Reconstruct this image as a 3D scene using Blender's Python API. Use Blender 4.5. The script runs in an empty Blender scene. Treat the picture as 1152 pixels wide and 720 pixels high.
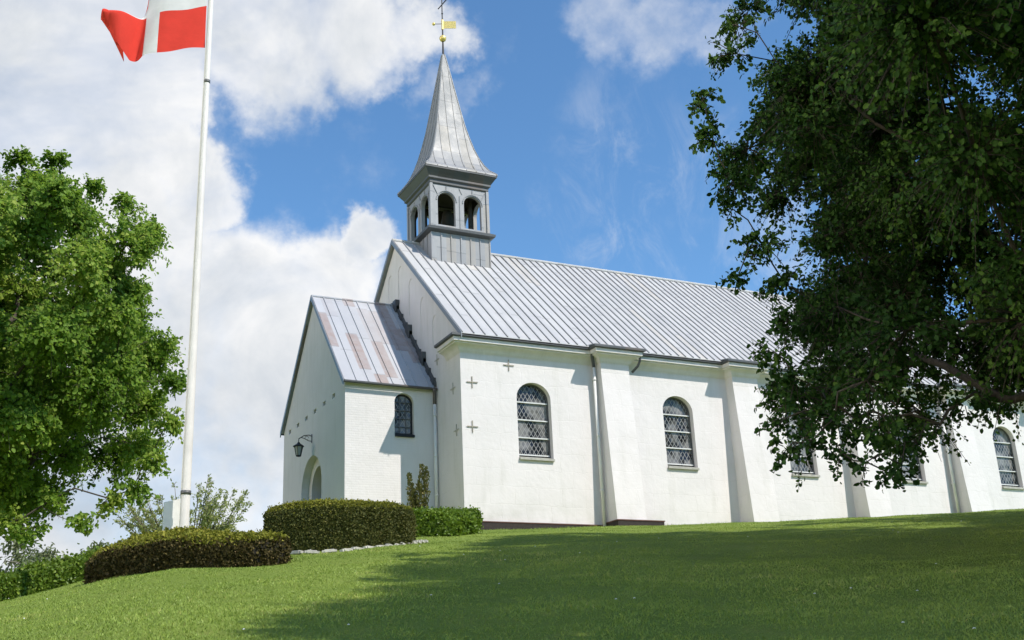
import bpy, bmesh, math, random
import numpy as np
from mathutils import Matrix, Vector
random.seed(3)
RNG = np.random.default_rng(7)
SC = bpy.context.scene
COL = SC.collection

# ------------------------------------------------------------------ camera
cam_d = bpy.data.cameras.new('camera')
cam = bpy.data.objects.new('camera', cam_d)
COL.objects.link(cam)
CAM = Vector((-15.5276, -34.7175, -6.0078))
AX_R = Vector((0.89725027, -0.4394218, -0.04301679))
AX_U = Vector((-0.10649754, -0.30994362, 0.94477152))
AX_F = Vector((0.42848598, 0.84311532, 0.32489434))
cam.matrix_world = Matrix(((AX_R.x, AX_U.x, -AX_F.x, CAM.x), (AX_R.y, AX_U.y, -AX_F.y, CAM.y),
                           (AX_R.z, AX_U.z, -AX_F.z, CAM.z), (0, 0, 0, 1)))
cam_d.sensor_width = 36.0
cam_d.lens = 1270.45 / 1152 * 36.0
cam_d.clip_start = 0.1
cam_d.clip_end = 6000
SC.camera = cam

# ------------------------------------------------------------------ light
SUN_AZ = 149.0      # degrees clockwise from +Y (towards +X)
SUN_EL = 48.5
SKY_STRENGTH = 0.15
SUN_STRENGTH = 3.85
EXPOSURE = 0.47
sd = Vector((math.sin(math.radians(SUN_AZ)) * math.cos(math.radians(SUN_EL)),
             math.cos(math.radians(SUN_AZ)) * math.cos(math.radians(SUN_EL)), math.sin(math.radians(SUN_EL))))
sun_d = bpy.data.lights.new('sun', 'SUN')
sun_d.energy = SUN_STRENGTH
sun_d.angle = math.radians(0.53)
sun_d.color = (1.0, 0.935, 0.83)
sun = bpy.data.objects.new('sun', sun_d)
sun.rotation_euler = (-sd).to_track_quat('-Z', 'Y').to_euler()
sun.location = (0, -30, 60)
COL.objects.link(sun)
SC.view_settings.view_transform = 'Standard'
SC.view_settings.look = 'None'
SC.view_settings.exposure = EXPOSURE
SC.view_settings.gamma = 1.0
SC.view_settings.use_curve_mapping = False
SC.cycles.max_bounces = 8
SC.cycles.diffuse_bounces = 4
SC.cycles.transmission_bounces = 6
SC.cycles.use_denoising = True


class NT:
    """small helper to write node trees"""
    def __init__(self, tree):
        self.t = tree
        self.t.nodes.clear()

    def n(self, kind, **kw):
        nd = self.t.nodes.new(kind)
        for k, v in kw.items():
            setattr(nd, k, v)
        return nd

    def put(self, sock, v):
        if isinstance(v, bpy.types.NodeSocket):
            self.t.links.new(v, sock)
        elif v is not None:
            sock.default_value = v

    def math(self, op, a, b=None, c=None, clamp=False):
        nd = self.n('ShaderNodeMath', operation=op, use_clamp=clamp)
        for i, v in enumerate((a, b, c)):
            self.put(nd.inputs[i], v)
        return nd.outputs[0]

    def vmath(self, op, a, b=None, s=None):
        nd = self.n('ShaderNodeVectorMath', operation=op)
        self.put(nd.inputs[0], a)
        self.put(nd.inputs[1], b)
        if s is not None:
            self.put(nd.inputs['Scale'], s)
        return nd.outputs['Value'] if op in ('DISTANCE', 'LENGTH', 'DOT_PRODUCT') else nd.outputs[0]

    def noise(self, vec, scale, detail=4, rough=.5, dist=0, out=0):
        nd = self.n('ShaderNodeTexNoise')
        self.put(nd.inputs['Vector'], vec)
        nd.inputs['Scale'].default_value = scale
        nd.inputs['Detail'].default_value = detail
        nd.inputs['Roughness'].default_value = rough
        nd.inputs['Distortion'].default_value = dist
        return nd.outputs[out]

    def rng(self, v, a, b, c=0., d=1., smooth=False):
        nd = self.n('ShaderNodeMapRange', interpolation_type='SMOOTHSTEP' if smooth else 'LINEAR')
        self.put(nd.inputs[0], v)
        for i, x in enumerate((a, b, c, d)):
            self.put(nd.inputs[i + 1], x)
        return nd.outputs[0]

    def mix(self, f, a, b, blend='MIX'):
        nd = self.n('ShaderNodeMix', data_type='RGBA', blend_type=blend)
        self.put(nd.inputs[0], f)
        for s, v in ((nd.inputs[6], a), (nd.inputs[7], b)):
            if isinstance(v, tuple) and len(v) == 3:
                v = (*v, 1)
            self.put(s, v)
        return nd.outputs[2]

    def scalev(self, vec, sx, sy, sz):
        nd = self.n('ShaderNodeMapping')
        self.put(nd.inputs[0], vec)
        nd.inputs['Scale'].default_value = (sx, sy, sz)
        return nd.outputs[0]

    def ramp(self, f, stops):
        nd = self.n('ShaderNodeValToRGB')
        self.put(nd.inputs[0], f)
        e = nd.color_ramp.elements
        while len(e) < len(stops):
            e.new(0.5)
        for el, (p, c) in zip(e, stops):
            el.position = p
            el.color = (*c, 1)
        return nd.outputs[0]


# sky with clouds: everything is a function of the world direction
world = bpy.data.worlds.new('World')
SC.world = world
world.use_nodes = True
W = NT(world.node_tree)
BLOBS = [(0.038,0.872,0.488,0.135,1.00),(0.088,0.928,0.361,0.128,1.00),(0.176,0.924,0.339,0.090,1.00),(0.248,0.906,0.342,0.064,1.00),(0.287,0.878,0.382,0.030,1.00),(0.156,0.886,0.436,0.047,1.00),(0.116,0.874,0.472,0.056,0.95),(0.032,0.844,0.535,0.090,1.00),(0.234,0.933,0.275,0.098,1.00),(0.168,0.964,0.208,0.113,1.00),(0.071,0.976,0.206,0.128,1.00),(0.213,0.960,0.179,0.075,0.90),(0.195,0.813,0.549,0.071,0.85),(0.263,0.784,0.562,0.064,0.80),(0.312,0.763,0.566,0.036,0.70),(0.230,0.825,0.517,0.034,0.55),(0.292,0.797,0.529,0.030,0.55),(0.162,0.830,0.534,0.060,0.80),(0.462,0.692,0.555,0.052,0.40),(0.507,0.666,0.547,0.050,0.44),(0.540,0.651,0.533,0.036,0.42),(0.345,0.785,0.515,0.030,0.28),(0.697,0.711,0.088,0.195,0.50),(0.418,0.585,0.695,0.100,0.80),(0.031,0.73,0.68,0.15,1.00),
         (-0.92,0.25,0.22,0.42,1),(-0.97,-0.2,0.15,0.36,1),(-0.80,-0.58,0.10,0.24,1)]  # out-of-frame western clouds, added to light the shaded walls
GREYS = [(0.034,0.851,0.524,0.113,0.50),(0.217,0.810,0.544,0.075,0.60),(0.147,0.927,0.345,0.068,0.50),(0.209,0.952,0.223,0.083,0.90),(0.074,0.981,0.178,0.113,0.80),(0.073,0.901,0.428,0.045,0.40)]
wd = W.n('ShaderNodeTexCoord').outputs['Generated']
wd = W.vmath('NORMALIZE', wd)
warp = W.noise(wd, 7.0, 6, .55, out=1)
warp = W.vmath('SUBTRACT', warp, (0.5, 0.5, 0.5))
fine = W.vmath('SUBTRACT', W.noise(wd, 26.0, 5, .6, out=1), (0.5, 0.5, 0.5))
wdir = W.vmath('ADD', wd, W.vmath('SCALE', warp, s=0.13))
wdir = W.vmath('ADD', wdir, W.vmath('SCALE', fine, s=0.05))


def blob_field(blobs, vec):
    acc = None
    for x, y, z, r, wgt in blobs:
        d = W.vmath('DISTANCE', vec, (x, y, z))
        v = W.rng(d, r * 1.35, r * 0.5, 0.0, wgt, smooth=True)
        acc = v if acc is None else W.math('MAXIMUM', acc, v)
    return acc


field = blob_field(BLOBS, wdir)
edge = W.noise(wd, 16.0, 8, .62)
field = W.math('ADD', field, W.math('MULTIPLY', W.math('SUBTRACT', edge, .5), .9))
mask = W.rng(field, .04, .86, 0, 1, smooth=True)
# thin cirrus streaks high on the right
wisp = blob_field([(0.480,0.735,0.470,0.05,.55),(0.511,0.744,0.429,0.06,1.0),(0.504,0.770,0.392,0.06,1.0),(0.595,0.717,0.363,0.09,1.0),(0.55,0.72,0.42,0.07,.8)], wdir)
streak = W.noise(W.scalev(wd, 9, 9, 4), 2.2, 8, .68, .8)
wisp = W.math('MULTIPLY', wisp, W.rng(streak, .40, .74, 0, .30, smooth=True))
mask = W.math('MAXIMUM', mask, wisp)
grey = blob_field(GREYS, wdir)
puff = W.noise(wd, 9.0, 7, .6, .4)
inner = W.rng(field, .70, 1.30, 0, .38, smooth=True)
shade = W.math('ADD', W.math('ADD', W.math('MULTIPLY', grey, .36), inner), W.rng(puff, .40, .70, -.15, .50), clamp=True)
cloud = W.mix(shade, (4.75, 4.75, 4.75), (2.75, 3.02, 3.35))
thin = W.noise(wd, 4.2, 5, .6, .6)
mask = W.math('MULTIPLY', mask, W.rng(thin, .36, .56, .70, 1.0, smooth=True))
sky = W.n('ShaderNodeTexSky', sky_type='NISHITA')
sky.sun_disc = False
sky.sun_elevation = math.radians(SUN_EL)
sky.sun_rotation = math.radians(SUN_AZ)
sky.air_density = 1.0
sky.dust_density = 0.1
sky.ozone_density = 1.5
skyc = W.mix(1.0, sky.outputs[0], (.55, .79, .93), 'MULTIPLY')
# unseen low western clouds brightened to fill the shaded walls; clouds near the sun too
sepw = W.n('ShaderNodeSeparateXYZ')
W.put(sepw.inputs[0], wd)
fill_gain = W.math('MULTIPLY', W.rng(W.vmath('DOT_PRODUCT', wd, (-.92, -.39, 0)), .35, .85, 0, 1, smooth=True), W.rng(sepw.outputs[2], .06, .28, 6.0, 0.0))
fill_gain = W.math('ADD', fill_gain, W.rng(W.vmath('DOT_PRODUCT', wd, tuple(sd)), .72, .97, 0, 1.5, smooth=True))
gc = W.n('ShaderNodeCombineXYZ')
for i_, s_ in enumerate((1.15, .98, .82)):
    W.put(gc.inputs[i_], W.math('MULTIPLY_ADD', fill_gain, s_, 1.0))
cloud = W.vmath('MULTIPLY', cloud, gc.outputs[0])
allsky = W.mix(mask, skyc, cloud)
bg = W.n('ShaderNodeBackground')
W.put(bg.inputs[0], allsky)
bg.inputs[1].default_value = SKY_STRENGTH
W.t.links.new(bg.outputs[0], W.n('ShaderNodeOutputWorld').inputs[0])


# ------------------------------------------------------------------ materials
def mat(name):
    m = bpy.data.materials.new(name)
    m.use_nodes = True
    k = NT(m.node_tree)
    p = k.n('ShaderNodeBsdfPrincipled')
    o = k.n('ShaderNodeOutputMaterial')
    k.t.links.new(p.outputs[0], o.inputs[0])
    co = k.n('ShaderNodeTexCoord').outputs['Object']
    return m, k, p, co, o


def bump(k, p, h, strength, dist=.02):
    b = k.n('ShaderNodeBump')
    b.inputs['Strength'].default_value = strength
    b.inputs['Distance'].default_value = dist
    k.put(b.inputs['Height'], h)
    k.t.links.new(b.outputs[0], p.inputs['Normal'])


def whitewash(name, blocks):
    m, k, p, co, o = mat(name)
    sep = k.n('ShaderNodeSeparateXYZ')
    k.put(sep.inputs[0], co)
    comb = k.n('ShaderNodeCombineXYZ')
    k.put(comb.inputs[0], k.math('ADD', sep.outputs[0], sep.outputs[1]))
    k.put(comb.inputs[1], sep.outputs[2])
    wob = k.vmath('SCALE', k.vmath('SUBTRACT', k.noise(co, 1.3, 4, .6, out=1), (.5, .5, .5)), s=.28 if blocks else .04)
    uv = k.vmath('ADD', comb.outputs[0], wob)
    br = k.n('ShaderNodeTexBrick')
    k.put(br.inputs['Vector'], uv)
    br.inputs['Scale'].default_value = 1.0
    br.inputs['Mortar Size'].default_value = .018 if blocks else .012
    br.inputs['Mortar Smooth'].default_value = .6
    br.inputs['Brick Width'].default_value = .95 if blocks else .26
    br.inputs['Row Height'].default_value = .62 if blocks else .085
    mort = br.outputs['Fac']
    joint = k.math('MULTIPLY', mort, k.rng(k.noise(co, .9, 3, .6), .45, .6))
    if blocks:
        joint = k.math('MULTIPLY', joint, k.rng(sep.outputs[2], 3.8, 1.6))
    big = k.noise(co, .7, 5, .6)
    streak = k.noise(k.scalev(co, 2.2, 2.2, .35), 1.0, 6, .65)
    c = k.mix(k.rng(big, .35, .7), (.710, .677, .678), (.655, .627, .624))
    c = k.mix(k.math('MULTIPLY', k.rng(streak, .54, .76), .36), c, (.47, .46, .42))
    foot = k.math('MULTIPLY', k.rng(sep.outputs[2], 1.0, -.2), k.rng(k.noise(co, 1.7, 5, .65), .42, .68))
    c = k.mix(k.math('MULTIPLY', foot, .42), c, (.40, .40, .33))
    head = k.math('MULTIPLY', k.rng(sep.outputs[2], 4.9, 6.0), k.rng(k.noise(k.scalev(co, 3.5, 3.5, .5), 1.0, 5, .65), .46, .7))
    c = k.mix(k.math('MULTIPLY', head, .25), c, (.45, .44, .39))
    c = k.mix(k.math('MULTIPLY', joint, (.22 if blocks else .06)), c, (.46, .44, .40))
    speck = k.noise(co, 9, 4, .7)
    c = k.mix(k.math('MULTIPLY', k.rng(speck, .66, .8), .16), c, (.5, .48, .43))
    k.put(p.inputs['Base Color'], c)
    p.inputs['Roughness'].default_value = .9
    p.inputs['Specular IOR Level'].default_value = .2
    h = k.math('ADD', k.math('MULTIPLY', k.noise(co, 6, 6, .6), .9), k.math('MULTIPLY', mort, -.22 if blocks else -.28))
    h = k.math('ADD', h, k.math('MULTIPLY', k.noise(co, 1.6, 3, .5), 2.0))
    bump(k, p, h, .35, .03)
    return m


M = {}
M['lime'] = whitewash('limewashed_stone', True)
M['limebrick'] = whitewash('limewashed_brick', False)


def sheet_metal(name, base, dark, warm, axis, pitch, lap, warm_amt, rough=.42, metal=.35, off=0.):
    m, k, p, co, o = mat(name)
    sep = k.n('ShaderNodeSeparateXYZ')
    k.put(sep.inputs[0], co)
    a = k.math('FLOOR', k.math('DIVIDE', k.math('ADD', sep.outputs[axis], off), pitch))
    zoff = k.n('ShaderNodeTexWhiteNoise', noise_dimensions='1D')
    k.put(zoff.inputs['W'], a)
    b = k.math('FLOOR', k.math('ADD', k.math('DIVIDE', sep.outputs[2], lap), k.math('MULTIPLY', zoff.outputs[0], 3.7)))
    fr = k.math('FRACT', k.math('ADD', k.math('DIVIDE', sep.outputs[2], lap), k.math('MULTIPLY', zoff.outputs[0], 3.7)))
    cb = k.n('ShaderNodeCombineXYZ')
    k.put(cb.inputs[0], a)
    k.put(cb.inputs[1], b)
    wn = k.n('ShaderNodeTexWhiteNoise', noise_dimensions='2D')
    k.put(wn.inputs['Vector'], cb.outputs[0])
    c = k.mix(k.math('MULTIPLY', wn.outputs[0], .55), base, dark)
    st = k.noise(k.scalev(co, 5, 5, .8), 1.0, 6, .65)
    c = k.mix(k.math('MULTIPLY', k.rng(st, .5, .8), .35), c, dark)
    blot = k.noise(co, 1.1, 5, .65)
    c = k.mix(k.math('MULTIPLY', k.rng(blot, .52, .75), .3), c, tuple(x * 1.12 for x in base))
    wc = k.n('ShaderNodeSeparateColor')
    k.put(wc.inputs[0], wn.outputs[1])
    wf = k.rng(wc.outputs[1], 1 - warm_amt * .8, 1 - warm_amt * .55)
    wf = k.math('MULTIPLY', wf, k.rng(k.noise(co, 3.4, 5, .65), .3, .6, .55, 1.0))
    c = k.mix(k.math('MULTIPLY', wf, .8), c, warm)
    seam = k.rng(fr, .03, .0, 0, .55)
    c = k.mix(seam, c, tuple(x * .5 for x in dark))
    k.put(p.inputs['Base Color'], c)
    p.inputs['Metallic'].default_value = metal
    k.put(p.inputs['Roughness'], k.rng(blot, .3, .7, rough - .08, rough + .12))
    h = k.math('ADD', k.noise(k.scalev(co, 1.4, 1.4, 1.4), 1.6, 3, .5), k.math('MULTIPLY', seam, -.6))
    bump(k, p, h, .35, .03)
    return m


M['zinc'] = sheet_metal('weathered_roof_metal', (.48, .475, .47), (.385, .38, .385), (.47, .44, .40), 0, .335, 3.1, .10, .5, .1)
M['zincporch'] = sheet_metal('patched_porch_roof_metal', (.43, .435, .46), (.35, .355, .38), (.29, .215, .19), 0, .46, 1.9, .52, .5, .1)
M['lead'] = sheet_metal('turret_lead', (.29, .295, .31), (.20, .205, .22), (.29, .27, .25), 0, .44, 1.5, .25, .5, .1)
M['leadspire'] = sheet_metal('spire_lead', (.27, .27, .28), (.19, .195, .205), (.265, .25, .23), 0, .45, 1.4, .25, .55, .05)
M['dark'] = sheet_metal('dark_flashing', (.085, .09, .095), (.05, .052, .056), (.1, .08, .07), 0, .7, 1.2, .2, .5, .2)
M['verge'] = sheet_metal('verge_metal', (.24, .26, .28), (.17, .18, .2), (.2, .19, .18), 1, .9, 1.4, .1, .45, .3)


def plain(name, col, rough=.6, metal=0., var=.25, scale=6., bmp=.2, dark=None):
    m, k, p, co, o = mat(name)
    nz = k.noise(co, scale, 5, .6)
    c = k.mix(k.math('MULTIPLY', k.rng(nz, .3, .75), 1.0), tuple(min(1, x * (1 + var * .4)) for x in col), dark or tuple(x * (1 - var) for x in col))
    k.put(p.inputs['Base Color'], c)
    p.inputs['Roughness'].default_value = rough
    p.inputs['Metallic'].default_value = metal
    bump(k, p, k.noise(co, scale * 4, 4, .6), bmp, .01)
    return m


M['whitepaint'] = plain('white_paint', (.72, .71, .68), .5, 0, .12, 3)
M['polepaint'] = plain('white_flagpole_paint', (.74, .70, .67), .4, 0, .12, 2)
M['framegrey'] = plain('pale_grey_window_paint', (.62, .63, .62), .5, 0, .15, 4)
M['leadedge'] = plain('dark_window_lead', (.12, .12, .12), .5, .2, .3, 8)
M['sillstone'] = plain('grey_sill_stone', (.40, .39, .35), .85, 0, .3, 7)
M['plinth'] = plain('dark_brown_plinth_brick', (.034, .024, .022), .85, 0, .5, 9, .5)
M['plinthtop'] = plain('brick_red_plinth_top', (.12, .055, .042), .85, 0, .4, 7, .4)
M['limedanchor'] = plain('limewashed_iron_anchor', (.47, .45, .41), .85, 0, .25, 9)
M['seam'] = plain('shade_and_dirt_seam_rolls', (.30, .30, .31), .6, .1, .3, 5)  # darker than the sheets: side shade and cast shadow in the colour, plus dirt
M['iron'] = plain('black_wrought_iron', (.022, .022, .024), .55, .4, .3, 12)
M['rust'] = plain('weathered_iron_anchor', (.36, .33, .28), .8, 0, .35, 9)
M['gold'] = plain('gilded_copper', (.88, .66, .22), .35, .45, .2, 14)
M['bronze'] = plain('dark_bell_bronze', (.10, .095, .07), .45, .7, .3, 8)
M['wood'] = plain('brown_door_wood', (.24, .12, .065), .6, 0, .45, 5)
M['bark'] = plain('grey_brown_bark', (.075, .06, .045), .95, 0, .5, 14, .9)
M['palebark'] = plain('pale_branch_bark', (.19, .17, .13), .9, 0, .4, 14, .5)
M['inside'] = plain('timber_and_chamber_shade', (.06, .05, .04), .9, 0, .3, 5)
M['stone'] = plain('pale_edging_stone', (.50, .49, .45), .85, 0, .3, 10, .6)
M['rope'] = plain('halyard_rope', (.6, .58, .52), .8, 0, .15, 20)
M['flagred'] = None
for nm, colr in (('flagred', (.82, .065, .045)), ('flagwhite', (.80, .78, .77))):
    m, k, p, co, o = mat('cloth_' + nm)
    k.put(p.inputs['Base Color'], k.mix(k.rng(k.noise(co, 3, 4, .6), .35, .7), colr, tuple(x * .88 for x in colr)))
    p.inputs['Roughness'].default_value = .85
    p.inputs['Specular IOR Level'].default_value = .15
    tr = k.n('ShaderNodeBsdfTranslucent')
    tr.inputs[0].default_value = (*colr, 1)
    mx = k.n('ShaderNodeMixShader')
    mx.inputs[0].default_value = .2
    k.t.links.new(p.outputs[0], mx.inputs[1])
    k.t.links.new(tr.outputs[0], mx.inputs[2])
    k.t.links.new(mx.outputs[0], o.inputs[0])
    bump(k, p, k.noise(k.scalev(co, 1, 1, 2.5), 5, 4, .6), .3, .02)
    M[nm] = m

# leaded glass with diamond panes
m, k, p, co, o = mat('leaded_diamond_glass')
sep = k.n('ShaderNodeSeparateXYZ')
k.put(sep.inputs[0], co)
uu = k.math('DIVIDE', k.math('ADD', sep.outputs[0], sep.outputs[1]), .17)
vv = k.math('DIVIDE', sep.outputs[2], .27)
da = k.math('ADD', uu, vv)
db = k.math('SUBTRACT', uu, vv)
la = k.math('ABSOLUTE', k.math('SUBTRACT', k.math('FRACT', da), .5))
lb = k.math('ABSOLUTE', k.math('SUBTRACT', k.math('FRACT', db), .5))
came = k.math('MAXIMUM', k.rng(la, .42, .45), k.rng(lb, .42, .45))
cell = k.n('ShaderNodeCombineXYZ')
k.put(cell.inputs[0], k.math('FLOOR', da))
k.put(cell.inputs[1], k.math('FLOOR', db))
wn = k.n('ShaderNodeTexWhiteNoise', noise_dimensions='3D')
k.put(wn.inputs['Vector'], cell.outputs[0])
k.put(p.inputs['Base Color'], k.mix(came, k.mix(k.math('MULTIPLY', k.rng(k.noise(co, 1.7, 2, .5), .42, .58), k.rng(wn.outputs[0], 0, 1, .6, 1.)), (.012, .012, .014), (.24, .235, .23)), (.25, .25, .245)))
k.put(p.inputs['Roughness'], k.rng(came, 0, 1, .16, .7))
p.inputs['IOR'].default_value = 1.5
tilt = k.vmath('ADD', k.vmath('SCALE', k.vmath('SUBTRACT', wn.outputs[1], (.5, .5, .5)), s=.14), k.vmath('SCALE', k.vmath('SUBTRACT', k.noise(co, 1.1, 3, .5, out=1), (.5, .5, .5)), s=.3))
geo = k.n('ShaderNodeNewGeometry')
nrm = k.vmath('NORMALIZE', k.vmath('ADD', geo.outputs['Normal'], tilt))
k.t.links.new(nrm, p.inputs['Normal'])
M['glass'] = m
m, k, p, co, o = mat('lantern_glass')
p.inputs['Base Color'].default_value = (.35, .37, .36, 1)
p.inputs['Roughness'].default_value = .15
M['lampglass'] = m


def leaf_mat(name, cols, trans, tmix=.35, rough=.45, spec=.35):
    m, k, p, co, o = mat(name)
    at = k.n('ShaderNodeAttribute', attribute_name='tint')
    c = k.ramp(at.outputs['Fac'], cols)
    k.put(p.inputs['Base Color'], c)
    p.inputs['Roughness'].default_value = rough
    p.inputs['Specular IOR Level'].default_value = spec
    tr = k.n('ShaderNodeBsdfTranslucent')
    k.put(tr.inputs[0], k.mix(.5, c, trans))
    mx = k.n('ShaderNodeMixShader')
    mx.inputs[0].default_value = tmix
    k.t.links.new(p.outputs[0], mx.inputs[1])
    k.t.links.new(tr.outputs[0], mx.inputs[2])
    k.t.links.new(mx.outputs[0], o.inputs[0])
    return m


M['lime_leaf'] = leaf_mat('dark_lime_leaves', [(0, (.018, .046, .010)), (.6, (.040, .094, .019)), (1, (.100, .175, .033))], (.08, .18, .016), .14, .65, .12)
M['maple_leaf'] = leaf_mat('fresh_maple_leaves', [(0, (.100, .185, .024)), (.6, (.195, .315, .045)), (1, (.35, .42, .08))], (.34, .52, .05), .45, .6, .2)
M['pale_leaf'] = leaf_mat('pale_willow_leaves', [(0, (.26, .31, .11)), (.6, (.38, .43, .17)), (1, (.50, .52, .26))], (.5, .56, .2), .45)
M['far_leaf'] = leaf_mat('distant_tree_leaves', [(0, (.10, .13, .06)), (.6, (.15, .18, .08)), (1, (.21, .23, .11))], (.15, .19, .06), .3)
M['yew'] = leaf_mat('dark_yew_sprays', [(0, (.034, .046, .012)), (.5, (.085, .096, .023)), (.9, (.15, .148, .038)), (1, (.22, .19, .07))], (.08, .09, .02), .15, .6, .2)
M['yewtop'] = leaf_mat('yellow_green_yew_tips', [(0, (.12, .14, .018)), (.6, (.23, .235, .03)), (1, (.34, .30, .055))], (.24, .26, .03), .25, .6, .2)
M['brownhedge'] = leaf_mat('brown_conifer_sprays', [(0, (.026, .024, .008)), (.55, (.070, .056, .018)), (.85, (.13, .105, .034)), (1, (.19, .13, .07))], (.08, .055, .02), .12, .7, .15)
M['privet'] = leaf_mat('fresh_privet_leaves', [(0, (.07, .135, .014)), (.6, (.14, .23, .022)), (1, (.22, .30, .035))], (.22, .34, .02), .28)
M['laurel'] = leaf_mat('hedge_beech_leaves', [(0, (.07, .13, .015)), (.6, (.14, .22, .024)), (1, (.23, .30, .04))], (.22, .33, .03), .3)
M['core'] = plain('hedge_inner_twigs', (.014, .012, .008), 1, 0, .5, 10)
M['blade'] = leaf_mat('lawn_grass_blades', [(0, (.150, .220, .036)), (.55, (.215, .300, .052)), (.85, (.27, .345, .066)), (1, (.42, .40, .14))], (.34, .44, .04), .12, .5, .3)
M['petal'] = plain('white_daisy_petals', (.8, .8, .78), .7, 0, .1, 9)

m, k, p, co, o = mat('mown_lawn')
a1 = k.noise(co, .35, 6, .65)
a2 = k.noise(co, 1.6, 5, .65)
a3 = k.noise(co, 28, 4, .7)
c = k.mix(k.rng(a1, .32, .68), (.160, .230, .042), (.225, .295, .060))
c = k.mix(k.math('MULTIPLY', k.rng(a2, .52, .75), .6), c, (.26, .285, .075))
c = k.mix(k.math('MULTIPLY', k.rng(a3, .5, .75), .5), c, (.12, .165, .025))
k.put(p.inputs['Base Color'], c)
p.inputs['Roughness'].default_value = .95
p.inputs['Specular IOR Level'].default_value = .1
bump(k, p, k.math('ADD', k.noise(co, 34, 5, .7), k.math('MULTIPLY', a2, .6)), .9, .05)
M['lawn'] = m


# ------------------------------------------------------------------ mesh helpers
class MB:
    def __init__(self):
        self.v, self.f, self.mi = [], [], []

    def add(self, vs, fs, mi=0):
        b = len(self.v)
        self.v += [tuple(x) for x in vs]
        self.f += [tuple(b + i for i in f) for f in fs]
        self.mi += [mi] * len(fs)
        return self

    def box(self, a, b, mi=0):
        (x0, y0, z0), (x1, y1, z1) = a, b
        vs = [(x0, y0, z0), (x1, y0, z0), (x1, y1, z0), (x0, y1, z0), (x0, y0, z1), (x1, y0, z1), (x1, y1, z1), (x0, y1, z1)]
        return self.add(vs, [(0, 3, 2, 1), (4, 5, 6, 7), (0, 1, 5, 4), (1, 2, 6, 5), (2, 3, 7, 6), (3, 0, 4, 7)], mi)

    def prism(self, poly, d, mi=0):
        """poly: list of 3-D points, extruded by vector d"""
        n = len(poly)
        d = Vector(d)
        vs = [tuple(p) for p in poly] + [tuple(Vector(p) + d) for p in poly]
        fs = [tuple(range(n))[::-1], tuple(range(n, 2 * n))] + [(i, (i + 1) % n, n + (i + 1) % n, n + i) for i in range(n)]
        return self.add(vs, fs, mi)

    def tube(self, pts, r, seg=10, mi=0, cap=True):
        pts = [Vector(p) for p in pts]
        rs = r if isinstance(r, (list, tuple)) else [r] * len(pts)
        vs, fs = [], []
        up0 = Vector((0.13, 0.31, 0.94))
        for i, p in enumerate(pts):
            t = (pts[min(i + 1, len(pts) - 1)] - pts[max(i - 1, 0)]).normalized()
            a = t.cross(up0 if abs(t.dot(up0)) < .95 else Vector((1, 0, 0))).normalized()
            b = t.cross(a)
            for j in range(seg):
                q = 2 * math.pi * j / seg
                vs.append(p + (a * math.cos(q) + b * math.sin(q)) * rs[i])
        for i in range(len(pts) - 1):
            for j in range(seg):
                k2 = (j + 1) % seg
                fs.append((i * seg + j, i * seg + k2, (i + 1) * seg + k2, (i + 1) * seg + j))
        if cap:
            fs.append(tuple(range(seg))[::-1])
            fs.append(tuple((len(pts) - 1) * seg + j for j in range(seg)))
        return self.add(vs, fs, mi)

    def lathe(self, prof, c, seg=16, mi=0):
        cx, cy, cz = c
        vs = [(cx + r * math.cos(2 * math.pi * j / seg), cy + r * math.sin(2 * math.pi * j / seg), cz + z) for r, z in prof for j in range(seg)]
        fs = [(i * seg + j, i * seg + (j + 1) % seg, (i + 1) * seg + (j + 1) % seg, (i + 1) * seg + j) for i in range(len(prof) - 1) for j in range(seg)]
        fs += [tuple(range(seg))[::-1], tuple((len(prof) - 1) * seg + j for j in range(seg))]
        return self.add(vs, fs, mi)

    def build(self, name, mats, parent=None, smooth=False, loc=None):
        me = bpy.data.meshes.new(name)
        me.from_pydata(self.v, [], self.f)
        for mm in (mats if isinstance(mats, (list, tuple)) else [mats]):
            me.materials.append(mm)
        me.polygons.foreach_set('material_index', self.mi)
        bm = bmesh.new()
        bm.from_mesh(me)
        bmesh.ops.recalc_face_normals(bm, faces=bm.faces)
        bm.to_mesh(me)
        bm.free()
        if smooth:
            me.polygons.foreach_set('use_smooth', [True] * len(me.polygons))
        ob = bpy.data.objects.new(name, me)
        COL.objects.link(ob)
        ob.parent = parent
        if loc:
            ob.location = loc
        return ob


def raw_mesh(name, verts, quads, mats, tint=None, parent=None, mi=None, smooth=False):
    """verts (N,3) array, quads (M,k) index array"""
    me = bpy.data.meshes.new(name)
    n, kk = quads.shape
    me.vertices.add(len(verts))
    me.vertices.foreach_set('co', np.ascontiguousarray(verts, dtype=np.float32).ravel())
    me.loops.add(n * kk)
    me.loops.foreach_set('vertex_index', np.ascontiguousarray(quads, dtype=np.int32).ravel())
    me.polygons.add(n)
    me.polygons.foreach_set('loop_start', np.arange(0, n * kk, kk, dtype=np.int32))
    for mm in (mats if isinstance(mats, (list, tuple)) else [mats]):
        me.materials.append(mm)
    if mi is not None:
        me.polygons.foreach_set('material_index', np.ascontiguousarray(mi, dtype=np.int32))
    if smooth:
        me.polygons.foreach_set('use_smooth', np.ones(n, dtype=bool))
    me.update(calc_edges=True)
    if tint is not None:
        at = me.attributes.new('tint', 'FLOAT', 'FACE')
        at.data.foreach_set('value', np.ascontiguousarray(tint, dtype=np.float32))
    ob = bpy.data.objects.new(name, me)
    COL.objects.link(ob)
    ob.parent = parent
    return ob


def tag(o, label=None, cat=None, group=None, kind=None):
    for kx, vx in (('label', label), ('category', cat), ('group', group), ('kind', kind)):
        if vx:
            o[kx] = vx
    return o


def empty(name, loc=(0, 0, 0)):
    o = bpy.data.objects.new(name, None)
    o.empty_display_size = .3
    o.location = loc
    COL.objects.link(o)
    return o


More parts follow.
